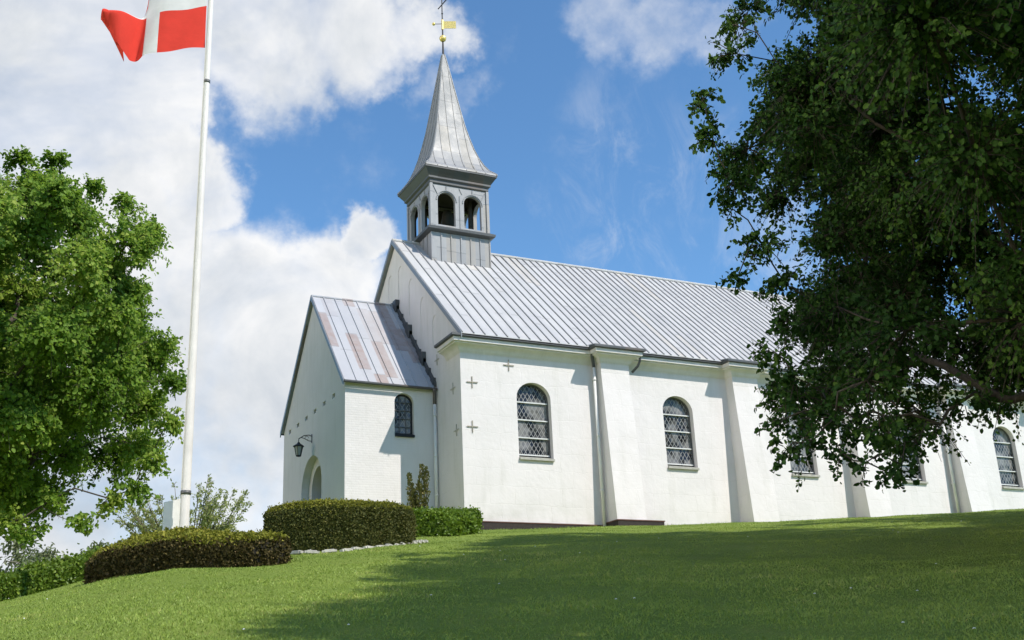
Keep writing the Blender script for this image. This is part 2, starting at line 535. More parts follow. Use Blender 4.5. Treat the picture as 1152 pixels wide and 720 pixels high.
def child(o, parent):
    """parent keeping world coordinates (parents have no rotation or scale)"""
    o.parent = parent
    o.matrix_parent_inverse = Matrix.Translation(-Vector(parent.location))
    return o


def cut(ob, cutter_mb):
    c = cutter_mb.build('cutter', M['lime'])
    md = ob.modifiers.new('b', 'BOOLEAN')
    md.operation = 'DIFFERENCE'
    md.solver = 'EXACT'
    md.object = c
    dg = bpy.context.evaluated_depsgraph_get()
    dg.update()
    me = bpy.data.meshes.new_from_object(ob.evaluated_get(dg))
    ob.modifiers.clear()
    old = ob.data
    ob.data = me
    bpy.data.meshes.remove(old)
    bpy.data.objects.remove(c, do_unlink=True)


def arch(x0, x1, z0, zs, zt, n=14):
    """arched outline in (u, z), starting bottom left, clockwise over the top"""
    cx, hw = (x0 + x1) / 2, (x1 - x0) / 2
    pts = [(x0, z0)]
    for i in range(n + 1):
        a = math.pi - math.pi * i / n
        pts.append((cx + hw * math.cos(a), zs + (zt - zs) * math.sin(a)))
    return pts + [(x1, z0)]


def on_y(pts, y):
    return [(u, y, z) for u, z in pts]


def on_x(pts, x):
    return [(x, u, z) for u, z in pts]


def ring(mb, outer, inner, d, mi=0):
    """closed frame between two outlines of equal length, extruded by d"""
    n = len(outer)
    d = Vector(d)
    o2 = [tuple(Vector(p) + d) for p in outer]
    i2 = [tuple(Vector(p) + d) for p in inner]
    vs = list(outer) + list(inner) + o2 + i2
    fs = []
    for i in range(n):
        j = (i + 1) % n
        fs += [(i, j, n + j, n + i), (2 * n + i, 3 * n + i, 3 * n + j, 2 * n + j), (i, 2 * n + i, 2 * n + j, j), (n + i, n + j, 3 * n + j, 3 * n + i)]
    mb.add(vs, fs, mi)


# ------------------------------------------------------------------ terrain: a grassy mound rising to the church
AZK = [-20, 2.4, 7.0, 10.0, 14.0, 20.0, 25.0, 30.1, 36.9, 44.1, 50.0, 58.0, 75.0]
AK = [.205, .224, .236, .238, .234, .234, None, None, None, None, None, None, None]
BK = [.0025, .0025, .0021, .0016, .0012, .0011, .0010, .0010, .0009, .0008, .0008, .0008, .0008]
WALLX = [None] * 6 + [.7, 5.3, 11.6, 18.5, 25.9, 40, 90]
WALLZ = [None] * 6 + [-.31, -.09, .21, .68, 1.17, 1.5, 1.5]
EYE = 1.65
for i_ in range(6, len(AZK)):
    D_ = min(34.7175 / math.cos(math.radians(AZK[i_])), 60.0)
    AK[i_] = (WALLZ[i_] - CAM.z + EYE) / D_ + BK[i_] * D_


def ground_z(x, y):
    x = np.asarray(x, float)
    y = np.asarray(y, float)
    dx, dy = x - CAM.x, y - CAM.y
    D = np.hypot(dx, dy)
    az = np.degrees(np.arctan2(dx, dy))
    a = np.interp(az, AZK, AK)
    b = np.interp(az, AZK, BK)
    out = np.maximum(np.maximum(-20 - az, az - 75), 0)
    w = np.clip(1 - out / 70.0, 0, 1)
    w = w * w * (3 - 2 * w)
    Dc = np.where(az < 25, 40.0, np.minimum(34.7175 / np.maximum(np.cos(np.radians(np.clip(az, -80, 80))), .2), 60.0))
    Dk = np.minimum(D, Dc)
    h = (a * Dk - b * Dk * Dk) * w
    hold = np.interp(az, [10, 18, 25], [0, 6, 32])
    fall = np.maximum(D - Dc - hold, 0) * .12
    h = np.maximum(h - fall, -1.0)
    return CAM.z - EYE + h


def gz(x, y):
    return float(ground_z(x, y))


azs = np.concatenate([np.arange(-30, 80, .8), np.arange(80, 330, 5)])
rad = np.concatenate([np.concatenate([[.01], np.arange(.5, 8, .5)]), np.arange(8, 60, .45), np.geomspace(60, 3500, 40)])
A_, R_ = np.meshgrid(np.radians(azs), rad, indexing='ij')
X_ = CAM.x + R_ * np.sin(A_)
Y_ = CAM.y + R_ * np.cos(A_)
Z_ = ground_z(X_, Y_) + .03 * np.sin(X_ * 1.3 + 1.7 * np.sin(Y_ * .8)) * np.sin(Y_ * 1.1 + .6)
na, nr = A_.shape
gv = np.stack([X_, Y_, Z_], -1).reshape(-1, 3)
ii, jj = np.meshgrid(np.arange(na), np.arange(nr - 1), indexing='ij')
i2 = (ii + 1) % na
q = np.stack([ii * nr + jj, i2 * nr + jj, i2 * nr + jj + 1, ii * nr + jj + 1], -1).reshape(-1, 4)
ground = raw_mesh('ground', gv, q[:, ::-1], M['lawn'], smooth=True)
tag(ground, 'mown grassy mound rising to the church', 'ground', kind='structure')

# ------------------------------------------------------------------ the church
church = empty('church', (0, 0, 0))
tag(church, 'whitewashed village church with grey metal roof, porch and lead clad bell turret', 'church')
L = 40.0
YR, ZR = 6.31, 12.63          # ridge
OV, ZE = 0.50, 6.43           # eave overhang and height
SL = (ZR - ZE) / (YR + OV)
BX = [5.48, 11.46, 17.25, 22.96, 28.8, 34.6]
BWID = 1.22
WX = [2.16, 8.36, 14.21, 20.06, 25.91, 31.76]
WW, WS, WSP, WT = 1.37, 2.30, 4.46, 5.06

# nave walls
b = MB()
zt0 = ZE + OV * SL - .11
b.prism([(0, 0, -2.5), (0, 2 * YR, -2.5), (0, 2 * YR, zt0), (0, YR, ZR - .12), (0, 0, zt0)], (L, 0, 0))
nave = b.build('nave_wall', M['lime'], church)
cb = MB()
for x in WX:
    cb.prism(on_y(arch(x, x + WW, WS, WSP, WT), -.5), (0, .82, 0))
for y, z0, z1 in ((6.9, 9.75, 11.35), (5.74, 9.75, 11.35), (4.59, 8.9, 10.37), (8.05, 8.9, 10.37), (3.40, 7.8, 9.17), (9.2, 7.8, 9.17), (2.22, 6.9, 8.04), (10.4, 6.9, 8.04)):
    cb.prism(on_x(arch(y - .23, y + .23, z0, z1 - .22, z1, 8), -.5), (.522, 0, 0))
cut(nave, cb)

# buttresses with sloping faces, their lead caps
def zground(x): return gz(x, -.6)
for x in BX:
    b = MB()
    b.prism([(x, .05, -2.5), (x, -.92, -2.5), (x, -.83, 0), (x, -.44, 5.55), (x, -.44, 6.40), (x, .05, 6.40)], (BWID, 0, 0))
    b.build('buttress', M['lime'], church)

# cornice swept along the wall head, stepping out round each buttress
path = [(0, 1.16), (0, 0)]
for x in BX:
    path += [(x, 0), (x, -.44), (x + BWID, -.44), (x + BWID, 0)]
path += [(L, 0)]


def sweep(mb, path, prof, mi=0):
    rows = []
    n = len(path)
    for i, p in enumerate(path):
        ns = []
        for a, c in ((i - 1, i), (i, i + 1)):
            if 0 <= a and c < n:
                dx, dy = path[c][0] - path[a][0], path[c][1] - path[a][1]
                l = math.hypot(dx, dy)
                ns.append((dy / l, -dx / l))
        if len(ns) == 2 and abs(ns[0][0] * ns[1][0] + ns[0][1] * ns[1][1]) > .9:
            ns = ns[:1]
        ox, oy = sum(a[0] for a in ns), sum(a[1] for a in ns)
        rows.append([(p[0] + ox * d, p[1] + oy * d, z) for d, z in prof])
    m = len(prof)
    vs = [v for r in rows for v in r]
    fs = [(i * m + j, i * m + (j + 1) % m, (i + 1) * m + (j + 1) % m, (i + 1) * m + j) for i in range(n - 1) for j in range(m)]
    fs += [tuple(range(m))[::-1], tuple((n - 1) * m + j for j in range(m))]
    mb.add(vs, fs, mi)


cv = [(.05 + .27 * (1 - math.cos(a)), 5.92 + .27 * math.sin(a)) for a in [i * math.pi / 2 / 5 for i in range(6)]]
b = MB()
sweep(b, path, [(-.03, 5.93), (.012, 5.93), (.03, 5.96)] + cv[1:] + [(.32, 6.24), (.40, 6.24), (.40, 6.375), (-.03, 6.375)])
b.build('cornice', M['limebrick'], church)
b = MB()
sweep(b, path, [(-.04, 6.38), (.44, 6.38), (.50, 6.40), (.50, 6.475), (.42, 6.49), (-.04, 6.47)])
b.build('eave_gutter', M['dark'], church)
for x in BX:
    b = MB()
    b.prism([(x - .46, -.36, 6.55), (x - .46, -.92, 6.482), (x - .46, -.92, 6.50), (x - .46, -.36, 6.60)], (BWID + .92, 0, 0))
    b.build('buttress_cap', M['verge'], church)

# roof with standing seams
ny, nz = SL / math.hypot(1, SL), 1 / math.hypot(1, SL)     # normal (0,-ny,nz) of the south slope
X0, X1 = -.13, L + .13
b = MB()
for s in (-1, 1):
    e = (YR - s * (-1) * 0)
    y0, y1 = (-OV, YR) if s < 0 else (2 * YR + OV, YR)
    b.prism([(X0, y0, ZE), (X0, y1, ZR), (X0, y1, ZR + .075), (X0, y0, ZE + .075)], (X1 - X0, 0, 0))
xs = X0 + .02
k_ = 0
while xs < X1 - .05:
    for s in (-1, 1):
        y0 = -OV if s < 0 else 2 * YR + OV
        sg = 1 if s < 0 else -1
        j = .012 * math.sin(k_ * 2.7)
        wv = .024
        pts0 = Vector((xs + j, y0 + sg * .01, ZE + .07))
        pts1 = Vector((xs - j, YR, ZR + .07))
        up = Vector((0, -sg * ny, nz))
        hgt = .052
        vs = [pts0 + Vector((-wv, 0, 0)), pts0 + Vector((wv, 0, 0)), pts0 + Vector((wv * .6, 0, 0)) + up * hgt, pts0 + Vector((-wv * .6, 0, 0)) + up * hgt]
        ve = [pts1 + Vector((-wv, 0, 0)), pts1 + Vector((wv, 0, 0)), pts1 + Vector((wv * .6, 0, 0)) + up * hgt, pts1 + Vector((-wv * .6, 0, 0)) + up * hgt]
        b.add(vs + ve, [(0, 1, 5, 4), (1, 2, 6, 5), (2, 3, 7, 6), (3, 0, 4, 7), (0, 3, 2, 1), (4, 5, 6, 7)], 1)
    xs += .445 if xs < 2.6 else (.38 if xs < 5 else .335)
    k_ += 1
b.tube([(X0, YR, ZR + .10), (X1, YR, ZR + .10)], .07, 8)
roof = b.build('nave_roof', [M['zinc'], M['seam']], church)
for xa, xb in ((-.165, -.133), (L + .133, L + .165)):
    for s in (-1, 1):
        b = MB()
        y0 = -OV - .02 if s < 0 else 2 * YR + OV + .02
        zz = ZE - .02 * SL
        b.prism([(xa, y0, zz - .10), (xa, YR, ZR - .10), (xa, YR, ZR + .115), (xa, y0, zz + .115)], (xb - xa, 0, 0))
        b.build('verge', M['verge'], church)

# plinth of dark brick, stepping round the first buttress
b = MB()
b.box((.0, -.10, -2.5), (5.36, .02, -.035), 0)
b.box((.0, -.115, -.033), (5.36, .02, .0), 1)
b.box((5.40, -.99, -2.5), (BX[0] + BWID + .62, .02, .03), 0)
b.box((5.38, -1.01, .032), (BX[0] + BWID + .65, .02, .07), 1)
b.box((BX[0] + BWID + .67, -.10, -2.5), (BX[1] - .05, .02, .03), 0)
b.box((BX[0] + BWID + .67, -.115, .032), (BX[1] - .05, .02, .06), 1)
b.build('plinth', [M['plinth'], M['plinthtop']], church)


def make_window(name, x0, x1, z0, zs, zt, y, depth, bars, parent):
    """arched window in a south facing wall at y, set back by depth"""
    f = MB()
    o_ = on_y(arch(x0 + .004, x1 - .004, z0 + .004, zs, zt - .004), y + depth - .09)
    i_ = on_y(arch(x0 + .06, x1 - .06, z0 + .07, zs, zt - .06), y + depth - .09)
    ring(f, o_, i_, (0, .08, 0))
    fr = f.build(name, M['leadedge'] if bars else M['iron'], parent)
    p_ = MB()
    p_.prism(on_y(arch(x0 + .03, x1 - .03, z0 + .03, zs, zt - .03), y + depth - .045), (0, .02, 0))
    p_.build('pane', M['glass'], fr)
    if bars:
        for t in (0.03, .255, .49, .725):
            zz = z0 + t * (zt - z0) + .05
            q = MB()
            q.box((x0 + .055, y + depth - .115, zz - .021), (x1 - .055, y + depth - .048, zz + .021))
            q.build('glazing_bar', M['framegrey'], fr)
    else:
        q = MB()
        for t in (.33, .66):
            xx = x0 + t * (x1 - x0)
            q.box((xx - .012, y + depth - .08, z0 + .05), (xx + .012, y + depth - .046, zs + (zt - zs) * .85))
        for t in (.2, .4, .6, .8):
            zz = z0 + t * (zt - z0)
            q.box((x0 + .05, y + depth - .085, zz - .014), (x1 - .05, y + depth - .049, zz + .014))
        q.build('glazing_bar', M['leadedge'], fr)
    s_ = MB()
    s_.prism([(x0 - .05, y + depth - .1, z0 + .07), (x0 - .05, y - .10, z0 - .015), (x0 - .05, y - .10, z0 - .12), (x0 - .05, y + .004, z0 - .12), (x0 - .05, y + .004, z0 - .01), (x0 - .05, y + depth - .1, z0 - .01)][::1], (x1 - x0 + .10, 0, 0)) if False else None
    s_.prism([(x0 + .003, y + depth - .1, z0 + .06), (x0 + .003, y - .09, z0 - .02), (x0 + .003, y - .09, z0 - .10), (x0 + .003, y - .002, z0 - .10), (x0 + .003, y - .002, z0 + .002), (x0 + .003, y + depth - .1, z0 + .002)], (x1 - x0 - .006, 0, 0))
    s_.build('sill', M['sillstone'] if bars else M['iron'], fr)
    return fr


for x in WX:
    make_window('window', x, x + WW, WS, WSP, WT, 0, .30, True, church)

# iron wall anchors
def anchor(c, ax, mt):
    q = MB()
    x, y, z = c
    r = .21
    if ax == 'y':
        q.box((x - r, y - .035, z - .016), (x + r, y - .012, z + .016))
        q.box((x - .016, y - .033, z - r), (x + .016, y - .004, z - .018))
        q.box((x - .016, y - .033, z + .018), (x + .016, y - .004, z + r))
    else:
        q.box((x - .035, y - r, z - .016), (x - .012, y + r, z + .016))
        q.box((x - .033, y - .016, z - r), (x - .004, y + .016, z - .018))
        q.box((x - .033, y - .016, z + .018), (x - .004, y + .016, z + r))
    q.build('wall_anchor', mt, church)


for x, z in ((.43, 4.87), (.39, 3.27), (1.89, 5.62)):
    anchor((x, 0, z), 'y', M['rust'])
for y, z in ((.66, 4.78), (.45, 3.22), (2.05, 6.25)):
    anchor((0, y, z), 'x', M['limedanchor'])

# rain pipes
def downpipe(x, y, ztop, kind):
    q = MB()
    zb = gz(x, y - .2) - .1
    q.tube([(x, y, zb), (x, y, ztop)], .062, 12)
    for zz in (zb + 1.4, (zb + ztop) / 2 + .4, ztop - .5):
        q.tube([(x, y, zz), (x, y, zz + .06)], .078, 12)
        q.box((x - .02, y, zz + .01), (x + .02, y + .14, zz + .05))
    o1 = q.build('rain_pipe', M['whitepaint'], church, True)
    e = MB()
    if kind == 'nave':
        e.tube([(x, y, ztop - .05), (x, y, ztop + .06), (x - .16, y - .2, ztop + .42), (x - .2, y - .28, ztop + .62)], .06, 10)
    else:
        e.tube([(x, y, ztop - .05), (x, y, ztop + .12), (x - .02, y - .06, ztop + .4), (x - .06, y - .12, ztop + .55)], .065, 10)
    e.build('pipe_elbow', M['dark'], o1, True)


downpipe(5.33, -.18, 5.80, 'nave')
downpipe(22.80, -.18, 5.80, 'nave')
downpipe(-.10, 2.16, 4.62, 'porch')
# short overflow elbow on the right flank of the first buttress
q = MB()
xx = BX[0] + BWID
q.tube([(xx + .14, -.42, 5.68), (xx + .34, -.55, 5.92), (xx + .40, -.62, 6.1), (xx + .36, -.70, 6.36)], .05, 8)
q.build('overflow_pipe', M['dark'], church, True)

# porch
PX, PY0, PY1, PZE, PZR = -3.45, 2.31, 10.31, 5.16, 9.74
PYC = (PY0 + PY1) / 2
psl = (PZR - PZE) / (PYC - PY0 + .14)
b = MB()
zw = PZE + .14 * psl - .10
b.prism([(PX, PY0, -2.5), (PX, PY1, -2.5), (PX, PY1, zw), (PX, PYC, PZR - .12), (PX, PY0, zw)], (-PX - .002, 0, 0))
porch = b.build('porch_wall', M['limebrick'], church)
cb = MB()
cb.prism(on_y(arch(-1.60, -.86, 3.42, 4.60, 4.94, 12), PY0 - .5), (0, .78, 0))
for i in range(6):
    y = 3.64 + i * 1.158
    cb.prism([(PX - .3, y - .17, 4.93), (PX - .3, y + .17, 4.93), (PX - .3, y + .17, 5.10), (PX - .3, y - .17, 5.10)], (.52, 0, 0))
cut(porch, cb)
cb = MB()
cb.prism(on_x(arch(PYC - 1.30, PYC + 1.30, -1.5, 2.15, 3.35, 20), PX - .4), (.68, 0, 0))
cut(porch, cb)
cb = MB()
cb.prism(on_x(arch(PYC - .88, PYC + .88, -1.5, 2.10, 2.98, 20), PX - .4), (1.15, 0, 0))
cut(porch, cb)
b = MB()
for s in (-1, 1):
    pl = arch(0, .83, -1.5, 1.0, 1.2, 2)
    pts = []
    for i in range(11):
        a = math.pi / 2 * i / 10
        pts.append((PYC + s * (.02 + .83 * math.sin(a)), 2.10 + .84 * math.cos(a)))
    pts = [(PYC + s * .02, -1.5)] + pts + [(PYC + s * .85, -1.5)]
    b.prism(on_x(pts, PX + .66), (.06, 0, 0))
    for i in range(4):
        yy = PYC + s * (.12 + .19 * i)
        b.box((PX + .645, yy - .006, -1.4), (PX + .658, yy + .006, 2.5))
door = b.build('door', M['wood'], church)
q = MB()
q.lathe([(.03, 0), (.05, .02), (.03, .05)], (PX + .62, PYC - .12, 1.0), 10)
q.build('handle', M['iron'], door)
make_window('porch_window', -1.60, -.86, 3.42, 4.60, 4.94, PY0, .24, False, church)

pny, pnz = psl / math.hypot(1, psl), 1 / math.hypot(1, psl)
b = MB()
PXA, PXB = PX - .10, -.004
for s in (-1, 1):
    y0 = PY0 - .14 if s < 0 else PY1 + .14
    b.prism([(PXA, y0, PZE), (PXA, PYC, PZR), (PXA, PYC, PZR + .06), (PXA, y0, PZE + .06)], (PXB - PXA, 0, 0))
    sg = 1 if s < 0 else -1
    up = Vector((0, -sg * pny, pnz))
    for xs in np.arange(PXA + .02, PXB - .05, .46):
        p0, p1 = Vector((xs, y0 + sg * .01, PZE + .055)), Vector((xs, PYC, PZR + .055))
        hh = .045
        wv = .022
        a_ = Vector((wv, 0, 0))
        b.add([p0 - a_, p0 + a_, p0 + a_ * .6 + up * hh, p0 - a_ * .6 + up * hh, p1 - a_, p1 + a_, p1 + a_ * .6 + up * hh, p1 - a_ * .6 + up * hh],
              [(0, 1, 5, 4), (1, 2, 6, 5), (2, 3, 7, 6), (3, 0, 4, 7), (0, 3, 2, 1), (4, 5, 6, 7)])
b.tube([(PXA, PYC, PZR + .08), (PXB, PYC, PZR + .08)], .05, 8)
b.build('porch_roof', M['zincporch'], church)
b = MB()
for s in (-1, 1):
    y0 = PY0 - .17 if s < 0 else PY1 + .17
    zz = PZE - .03 * psl
    b.prism([(PXA - .035, y0, zz - .12), (PXA - .035, PYC, PZR - .10), (PXA - .035, PYC, PZR + .10), (PXA - .035, y0, zz + .10)], (.033, 0, 0))
b.build('porch_verge', M['verge'], church)
for s in (-1, 1):
    b = MB()
    y0 = PY0 - .14 if s < 0 else PY1 + .14
    o_ = -.07 if s < 0 else .07
    b.tube([(PXA, y0 + o_, PZE + .005), (-.02, y0 + o_, PZE - .02)], .05, 8)
    b.build('porch_gutter', M['dark'], church)
# stepped lead flashing where the porch roof meets the nave gable
b = MB()
for s in (-1, 1):
    y0 = PY0 - .14 if s < 0 else PY1 + .14
    sg = 1 if s < 0 else -1
    b.prism([(-.09, y0, PZE + .08), (-.09, PYC, PZR + .08), (-.09, PYC, PZR + .26), (-.09, y0, PZE + .26)], (.088, 0, 0))
    nst = 9
    for i in range(nst):
        f0 = (i + .1) / nst
        yy = y0 + sg * (PYC - (PY0 - .14)) * f0
        zz = PZE + (PZR - PZE) * f0
        if i in (2, 5, 8):
            b.box((-.17, min(yy, yy + sg * .34), zz + .12), (-.005, max(yy, yy + sg * .34), zz + .66))
        b.box((-.12, min(yy, yy + sg * .40), zz + .14), (-.006, max(yy, yy + sg * .40), zz + .40))
b.build('flashing', M['dark'], church)

# ------------------------------------------------------------------ bell turret
TX0, TY0, TW = 1.10, 4.98, 2.65
TX1, TY1 = TX0 + TW, TY0 + TW
TCX, TCY = TX0 + TW / 2, TY0 + TW / 2
b = MB()
b.box((TX0, TY0, 10.2), (TX1, TY1, 12.78))
for i in range(7):
    t = i / 6
    for (px, py, ex, ey) in ((TX0 + TW * t, TY0, .022, .04), (TX0 + TW * t, TY1, .022, .04)):
        b.box((px - ex, py - ey, 10.2), (px + ex, py + ey, 12.76))
    for (px, py, ex, ey) in ((TX0, TY0 + TW * t, .04, .022), (TX1, TY0 + TW * t, .04, .022)):
        if 0 < i < 6:
            b.box((px - ex, py - ey, 10.2), (px + ex, py + ey, 12.76))
turret = b.build('bell_turret', M['lead'], church)


def sq_ring(mb, prof, cx, cy, mi=0):
    """square mouldings: prof is a list of (half width, z)"""
    vs, fs = [], []
    for h, z in prof:
        vs += [(cx - h, cy - h, z), (cx + h, cy - h, z), (cx + h, cy + h, z), (cx - h, cy + h, z)]
    n = len(prof)
    for i in range(n - 1):
        for j in range(4):
            fs.append((i * 4 + j, i * 4 + (j + 1) % 4, (i + 1) * 4 + (j + 1) % 4, (i + 1) * 4 + j))
    fs += [(3, 2, 1, 0), tuple((n - 1) * 4 + j for j in range(4))]
    mb.add(vs, fs, mi)


hw = TW / 2
b = MB()
sq_ring(b, [(hw + .03, 12.785), (hw + .20, 12.86), (hw + .21, 12.96), (hw + .04, 13.06), (hw - .05, 13.062)], TCX, TCY)
b.build('ledge', M['dark'], turret)
# belfry stage: hollow box with paired arches on every side
b = MB()
hb = hw - .03
b.box((TCX - hb, TCY - hb, 13.064), (TCX + hb, TCY + hb, 15.05))
bel = b.build('belfry', [M['lead'], M['inside']], turret)
cb = MB()
ci = hb - .16
cb.box((TCX - ci, TCY - ci, 13.10), (TCX + ci, TCY + ci, 14.98))
cut(bel, cb)
for ax in 'xy':
    cb = MB()
    for c in (-.60, .60):
        a_ = arch(c - .40, c + .40, 13.16, 14.28, 14.68, 12)
        if ax == 'y':
            cb.prism([(TCX + u, TCY - 2, z) for u, z in a_], (0, 4, 0))
        else:
            cb.prism([(TCX - 2, TCY + u, z) for u, z in a_], (4, 0, 0))
    cut(bel, cb)
for pg in bel.data.polygons:        # inner faces of the bell chamber coloured dark to stand for its shade
    if max(abs(pg.center.x - TCX), abs(pg.center.y - TCY)) < ci + .004 and 13.09 < pg.center.z < 14.99:
        pg.material_index = 1
b = MB()
for sx in (-1, 1):
    for sy in (-1, 1):
        b.box((TCX + sx * hb - .06, TCY + sy * hb - .06, 13.07), (TCX + sx * hb + .06, TCY + sy * hb + .06, 15.0))
for ax in range(4):
    q_ = Matrix.Rotation(ax * math.pi / 2, 4, 'Z')
    for c in (-.60, .60):
        o_ = [(c + .46 * math.cos(t), -hb - .015, 14.28 + .46 * math.sin(t)) for t in [math.pi * i / 12 for i in range(13)]]
        pts = [q_ @ Vector(p) + Vector((TCX, TCY, 0)) for p in o_]
        b.tube(pts, .022, 6)
    for u0, z0, u1, z1 in ((-1.2, 14.95, -.95, 14.45), (0, 14.95, 0.12, 14.7), (1.2, 14.95, .98, 14.5), (0, 14.6, 0, 13.1), (-.6, 14.95, -.6, 14.72), (.6, 14.95, .6, 14.72)):
        pts = [q_ @ Vector(p) + Vector((TCX, TCY, 0)) for p in ((u0, -hb - .012, z0), (u1, -hb - .012, z1))]
        b.tube(pts, .018, 6)
b.build('belfry_trim', M['lead'], turret)
b = MB()
sq_ring(b, [(hb + .01, 14.99), (hb + .06, 15.04), (hb + .06, 15.16), (hb + .14, 15.22), (hb + .14, 15.30), (hw + .30, 15.58), (hw + .33, 15.60), (hw + .33, 15.66), (.3, 15.67)], TCX, TCY)
b.build('turret_cornice', M['dark'], turret)
# bell on its headstock
b = MB()
b.lathe([(.02, 1.18), (.16, 1.16), (.22, 1.05), (.26, .75), (.32, .45), (.42, .22), (.50, .10), (.50, .06), (.46, .05), (.05, .30)], (TCX, TCY, 13.30), 20)
b.box((TCX - 1.0, TCY - .07, 14.46), (TCX + 1.0, TCY + .07, 14.62))
b.build('bell', M['bronze'], turret, True)
for sx in (-1, 1):
    for sy in (-1, 1):
        b = MB()
        b.box((TCX + sx * .85 - .07, TCY + sy * .48 - .07, 13.11), (TCX + sx * .85 + .07, TCY + sy * .48 + .07, 14.9))
        b.build('bell_frame_post', M['inside'], turret)
# flared spire
prof = [(1.66, 15.68), (1.64, 15.76), (1.42, 15.98), (1.24, 16.30), (1.08, 16.70), (.94, 17.16), (.80, 17.75), (.664, 18.40), (.50, 19.40), (.345, 20.39), (.19, 21.4), (.055, 22.25)]
b = MB()
sq_ring(b, prof, TCX, TCY)


def spire_hw(z):
    return float(np.interp(z, [p[1] for p in prof], [p[0] for p in prof]))


zz_ = [p[1] for p in prof]
for ax in range(4):
    q_ = Matrix.Rotation(ax * math.pi / 2, 4, 'Z')
    for off in (-1.12, -.67, -.22, .22, .67, 1.12):
        zs_ = [z for z in list(np.linspace(15.70, 22.2, 60)) if spire_hw(z) > abs(off) * (1 - .35 * (z - 15.7) / 6.5) + .01]
        pts = [q_ @ Vector((off * (1 - .35 * (z - 15.7) / 6.5), -spire_hw(z) - .004, z)) + Vector((TCX, TCY, 0)) for z in zs_]
        if len(pts) > 2:
            b.tube(pts[::2] + [pts[-1]], .024, 5)
    pts = [q_ @ Vector((-spire_hw(z), -spire_hw(z), z)) + Vector((TCX, TCY, 0)) for z in zz_]
    b.tube(pts, .03, 6)
b.build('spire', M['leadspire'], turret)
# weathervane: rod, gilded ball, gilded banner, counterweight, tilted cross
b = MB()
b.tube([(TCX, TCY, 22.2), (TCX, TCY, 23.0), (TCX, TCY, 25.6)], [.05, .035, .02], 8)
ca, sa = math.cos(math.radians(-23)), math.sin(math.radians(-23))
def vv_(u, z, w=0): return (TCX + u * ca - w * sa, TCY + u * sa + w * ca, z)
b.tube([vv_(-.40, 23.90), vv_(.02, 23.90)], .015, 6)
cr = Vector((.30, -.12, .42)).normalized()
b.tube([Vector((TCX + .03, TCY, 24.98)) - cr * .34, Vector((TCX + .03, TCY, 24.98)) + cr * .34], .028, 6)
b.lathe([(.0, -.05), (.05, 0), (.0, .05)], (TCX, TCY, 24.45), 8)
b.build('vane_rod', M['iron'], turret)
b = MB()
b.lathe([(.16 * math.sin(math.pi * i / 10) + .001, -.16 * math.cos(math.pi * i / 10)) for i in range(11)], (TCX, TCY, 23.12), 16)
vane_ = b
b = MB()
b.lathe([(.075 * math.sin(math.pi * i / 8) + .001, -.075 * math.cos(math.pi * i / 8)) for i in range(9)], vv_(-.40, 23.90), 10)
b.build('counterweight', M['gold'], turret, True)
vane_.build('gilded_ball', M['gold'], turret, True)
b = MB()
b.prism([vv_(.03, 23.66, -.01), vv_(.62, 23.66, -.01), vv_(.62, 24.04, -.01), vv_(.03, 24.04, -.01)], (-.02 * sa, .02 * ca, 0))
b.tube([vv_(0, 23.60), vv_(0, 24.10)], .05, 8)
b.build('weathervane', M['gold'], turret)

# ------------------------------------------------------------------ lantern over the porch door
lx, ly, lz = -3.96, PYC, 3.60
lan = empty('wall_lantern', (PX, PYC, 4.04))
tag(lan, 'black iron lantern on a curled bracket above the porch door', 'lantern')
b = MB()
b.tube([(PX + .01, ly, 4.12), (PX - .12, ly, 4.16), (PX - .32, ly, 4.12), (PX - .5, ly, 4.0), (lx, ly, 3.98)], .018, 7)
b.tube([(PX + .01, ly, 3.92), (PX - .15, ly, 3.94), (PX - .3, ly, 4.02), (PX - .42, ly, 4.05)], .014, 7)
b.tube([(PX - .2 + .07 * math.cos(t), ly, 4.04 + .07 * math.sin(t)) for t in [i * .6 for i in range(10)]], .010, 6)
b.tube([(lx, ly, 4.0), (lx, ly, 3.86)], .015, 6)
b.box((PX - .015, ly - .04, 3.86), (PX + .002, ly + .04, 4.2))
child(b.build('bracket', M['iron']), lan)
b = MB()
b.lathe([(.02, .27), (.05, .24), (.07, .2), (.21, .11), (.22, .09), (.17, .085)], (lx, ly, lz), 8)
b.lathe([(.05, -.30), (.10, -.285), (.10, -.25), (.02, -.24)], (lx, ly, lz), 8)
for i in range(6):
    a = i * math.pi / 3
    b.tube([(lx + .165 * math.cos(a), ly + .165 * math.sin(a), lz + .09), (lx + .095 * math.cos(a), ly + .095 * math.sin(a), lz - .26)], .012, 5)
child(b.build('lantern_cage', M['iron']), lan)
b = MB()
b.lathe([(.085, -.245), (.15, .08)], (lx, ly, lz), 6)
child(b.build('lantern_glass', M['lampglass']), lan)

# ------------------------------------------------------------------ flagpole and flag
FX, FY = -11.22, -11.11
fz = gz(FX, FY)
FT = 14.9
fp = empty('flagpole', (FX, FY, fz))
tag(fp, 'tall white flagpole standing behind the brown hedge', 'flagpole')
b = MB()
zs_ = np.linspace(fz - .1, FT, 24)
b.tube([(FX, FY, z) for z in zs_], [.098 - .045 * (z - fz) / (FT - fz) for z in zs_], 18)
child(b.build('pole', M['polepaint'], None, True), fp)
for z, r in ((fz + 1.32, .108), (8.1, .077)):
    b = MB()
    b.tube([(FX, FY, z - .04), (FX, FY, z + .04)], r, 16)
    child(b.build('collar', M['leadedge'], None, True), fp)
b = MB()
b.tube([(FX - .10, FY - .03, fz + 1.4), (FX - .085, FY - .03, 5), (FX - .07, FY - .02, 9.0)], .008, 5)
child(b.build('halyard', M['rope']), fp)
b = MB()
b.lathe([(.10 * math.sin(math.pi * i / 8) + .002, -.10 * math.cos(math.pi * i / 8)) for i in range(9)], (FX, FY, FT + .08), 14)
child(b.build('finial', M['gold'], None, True), fp)

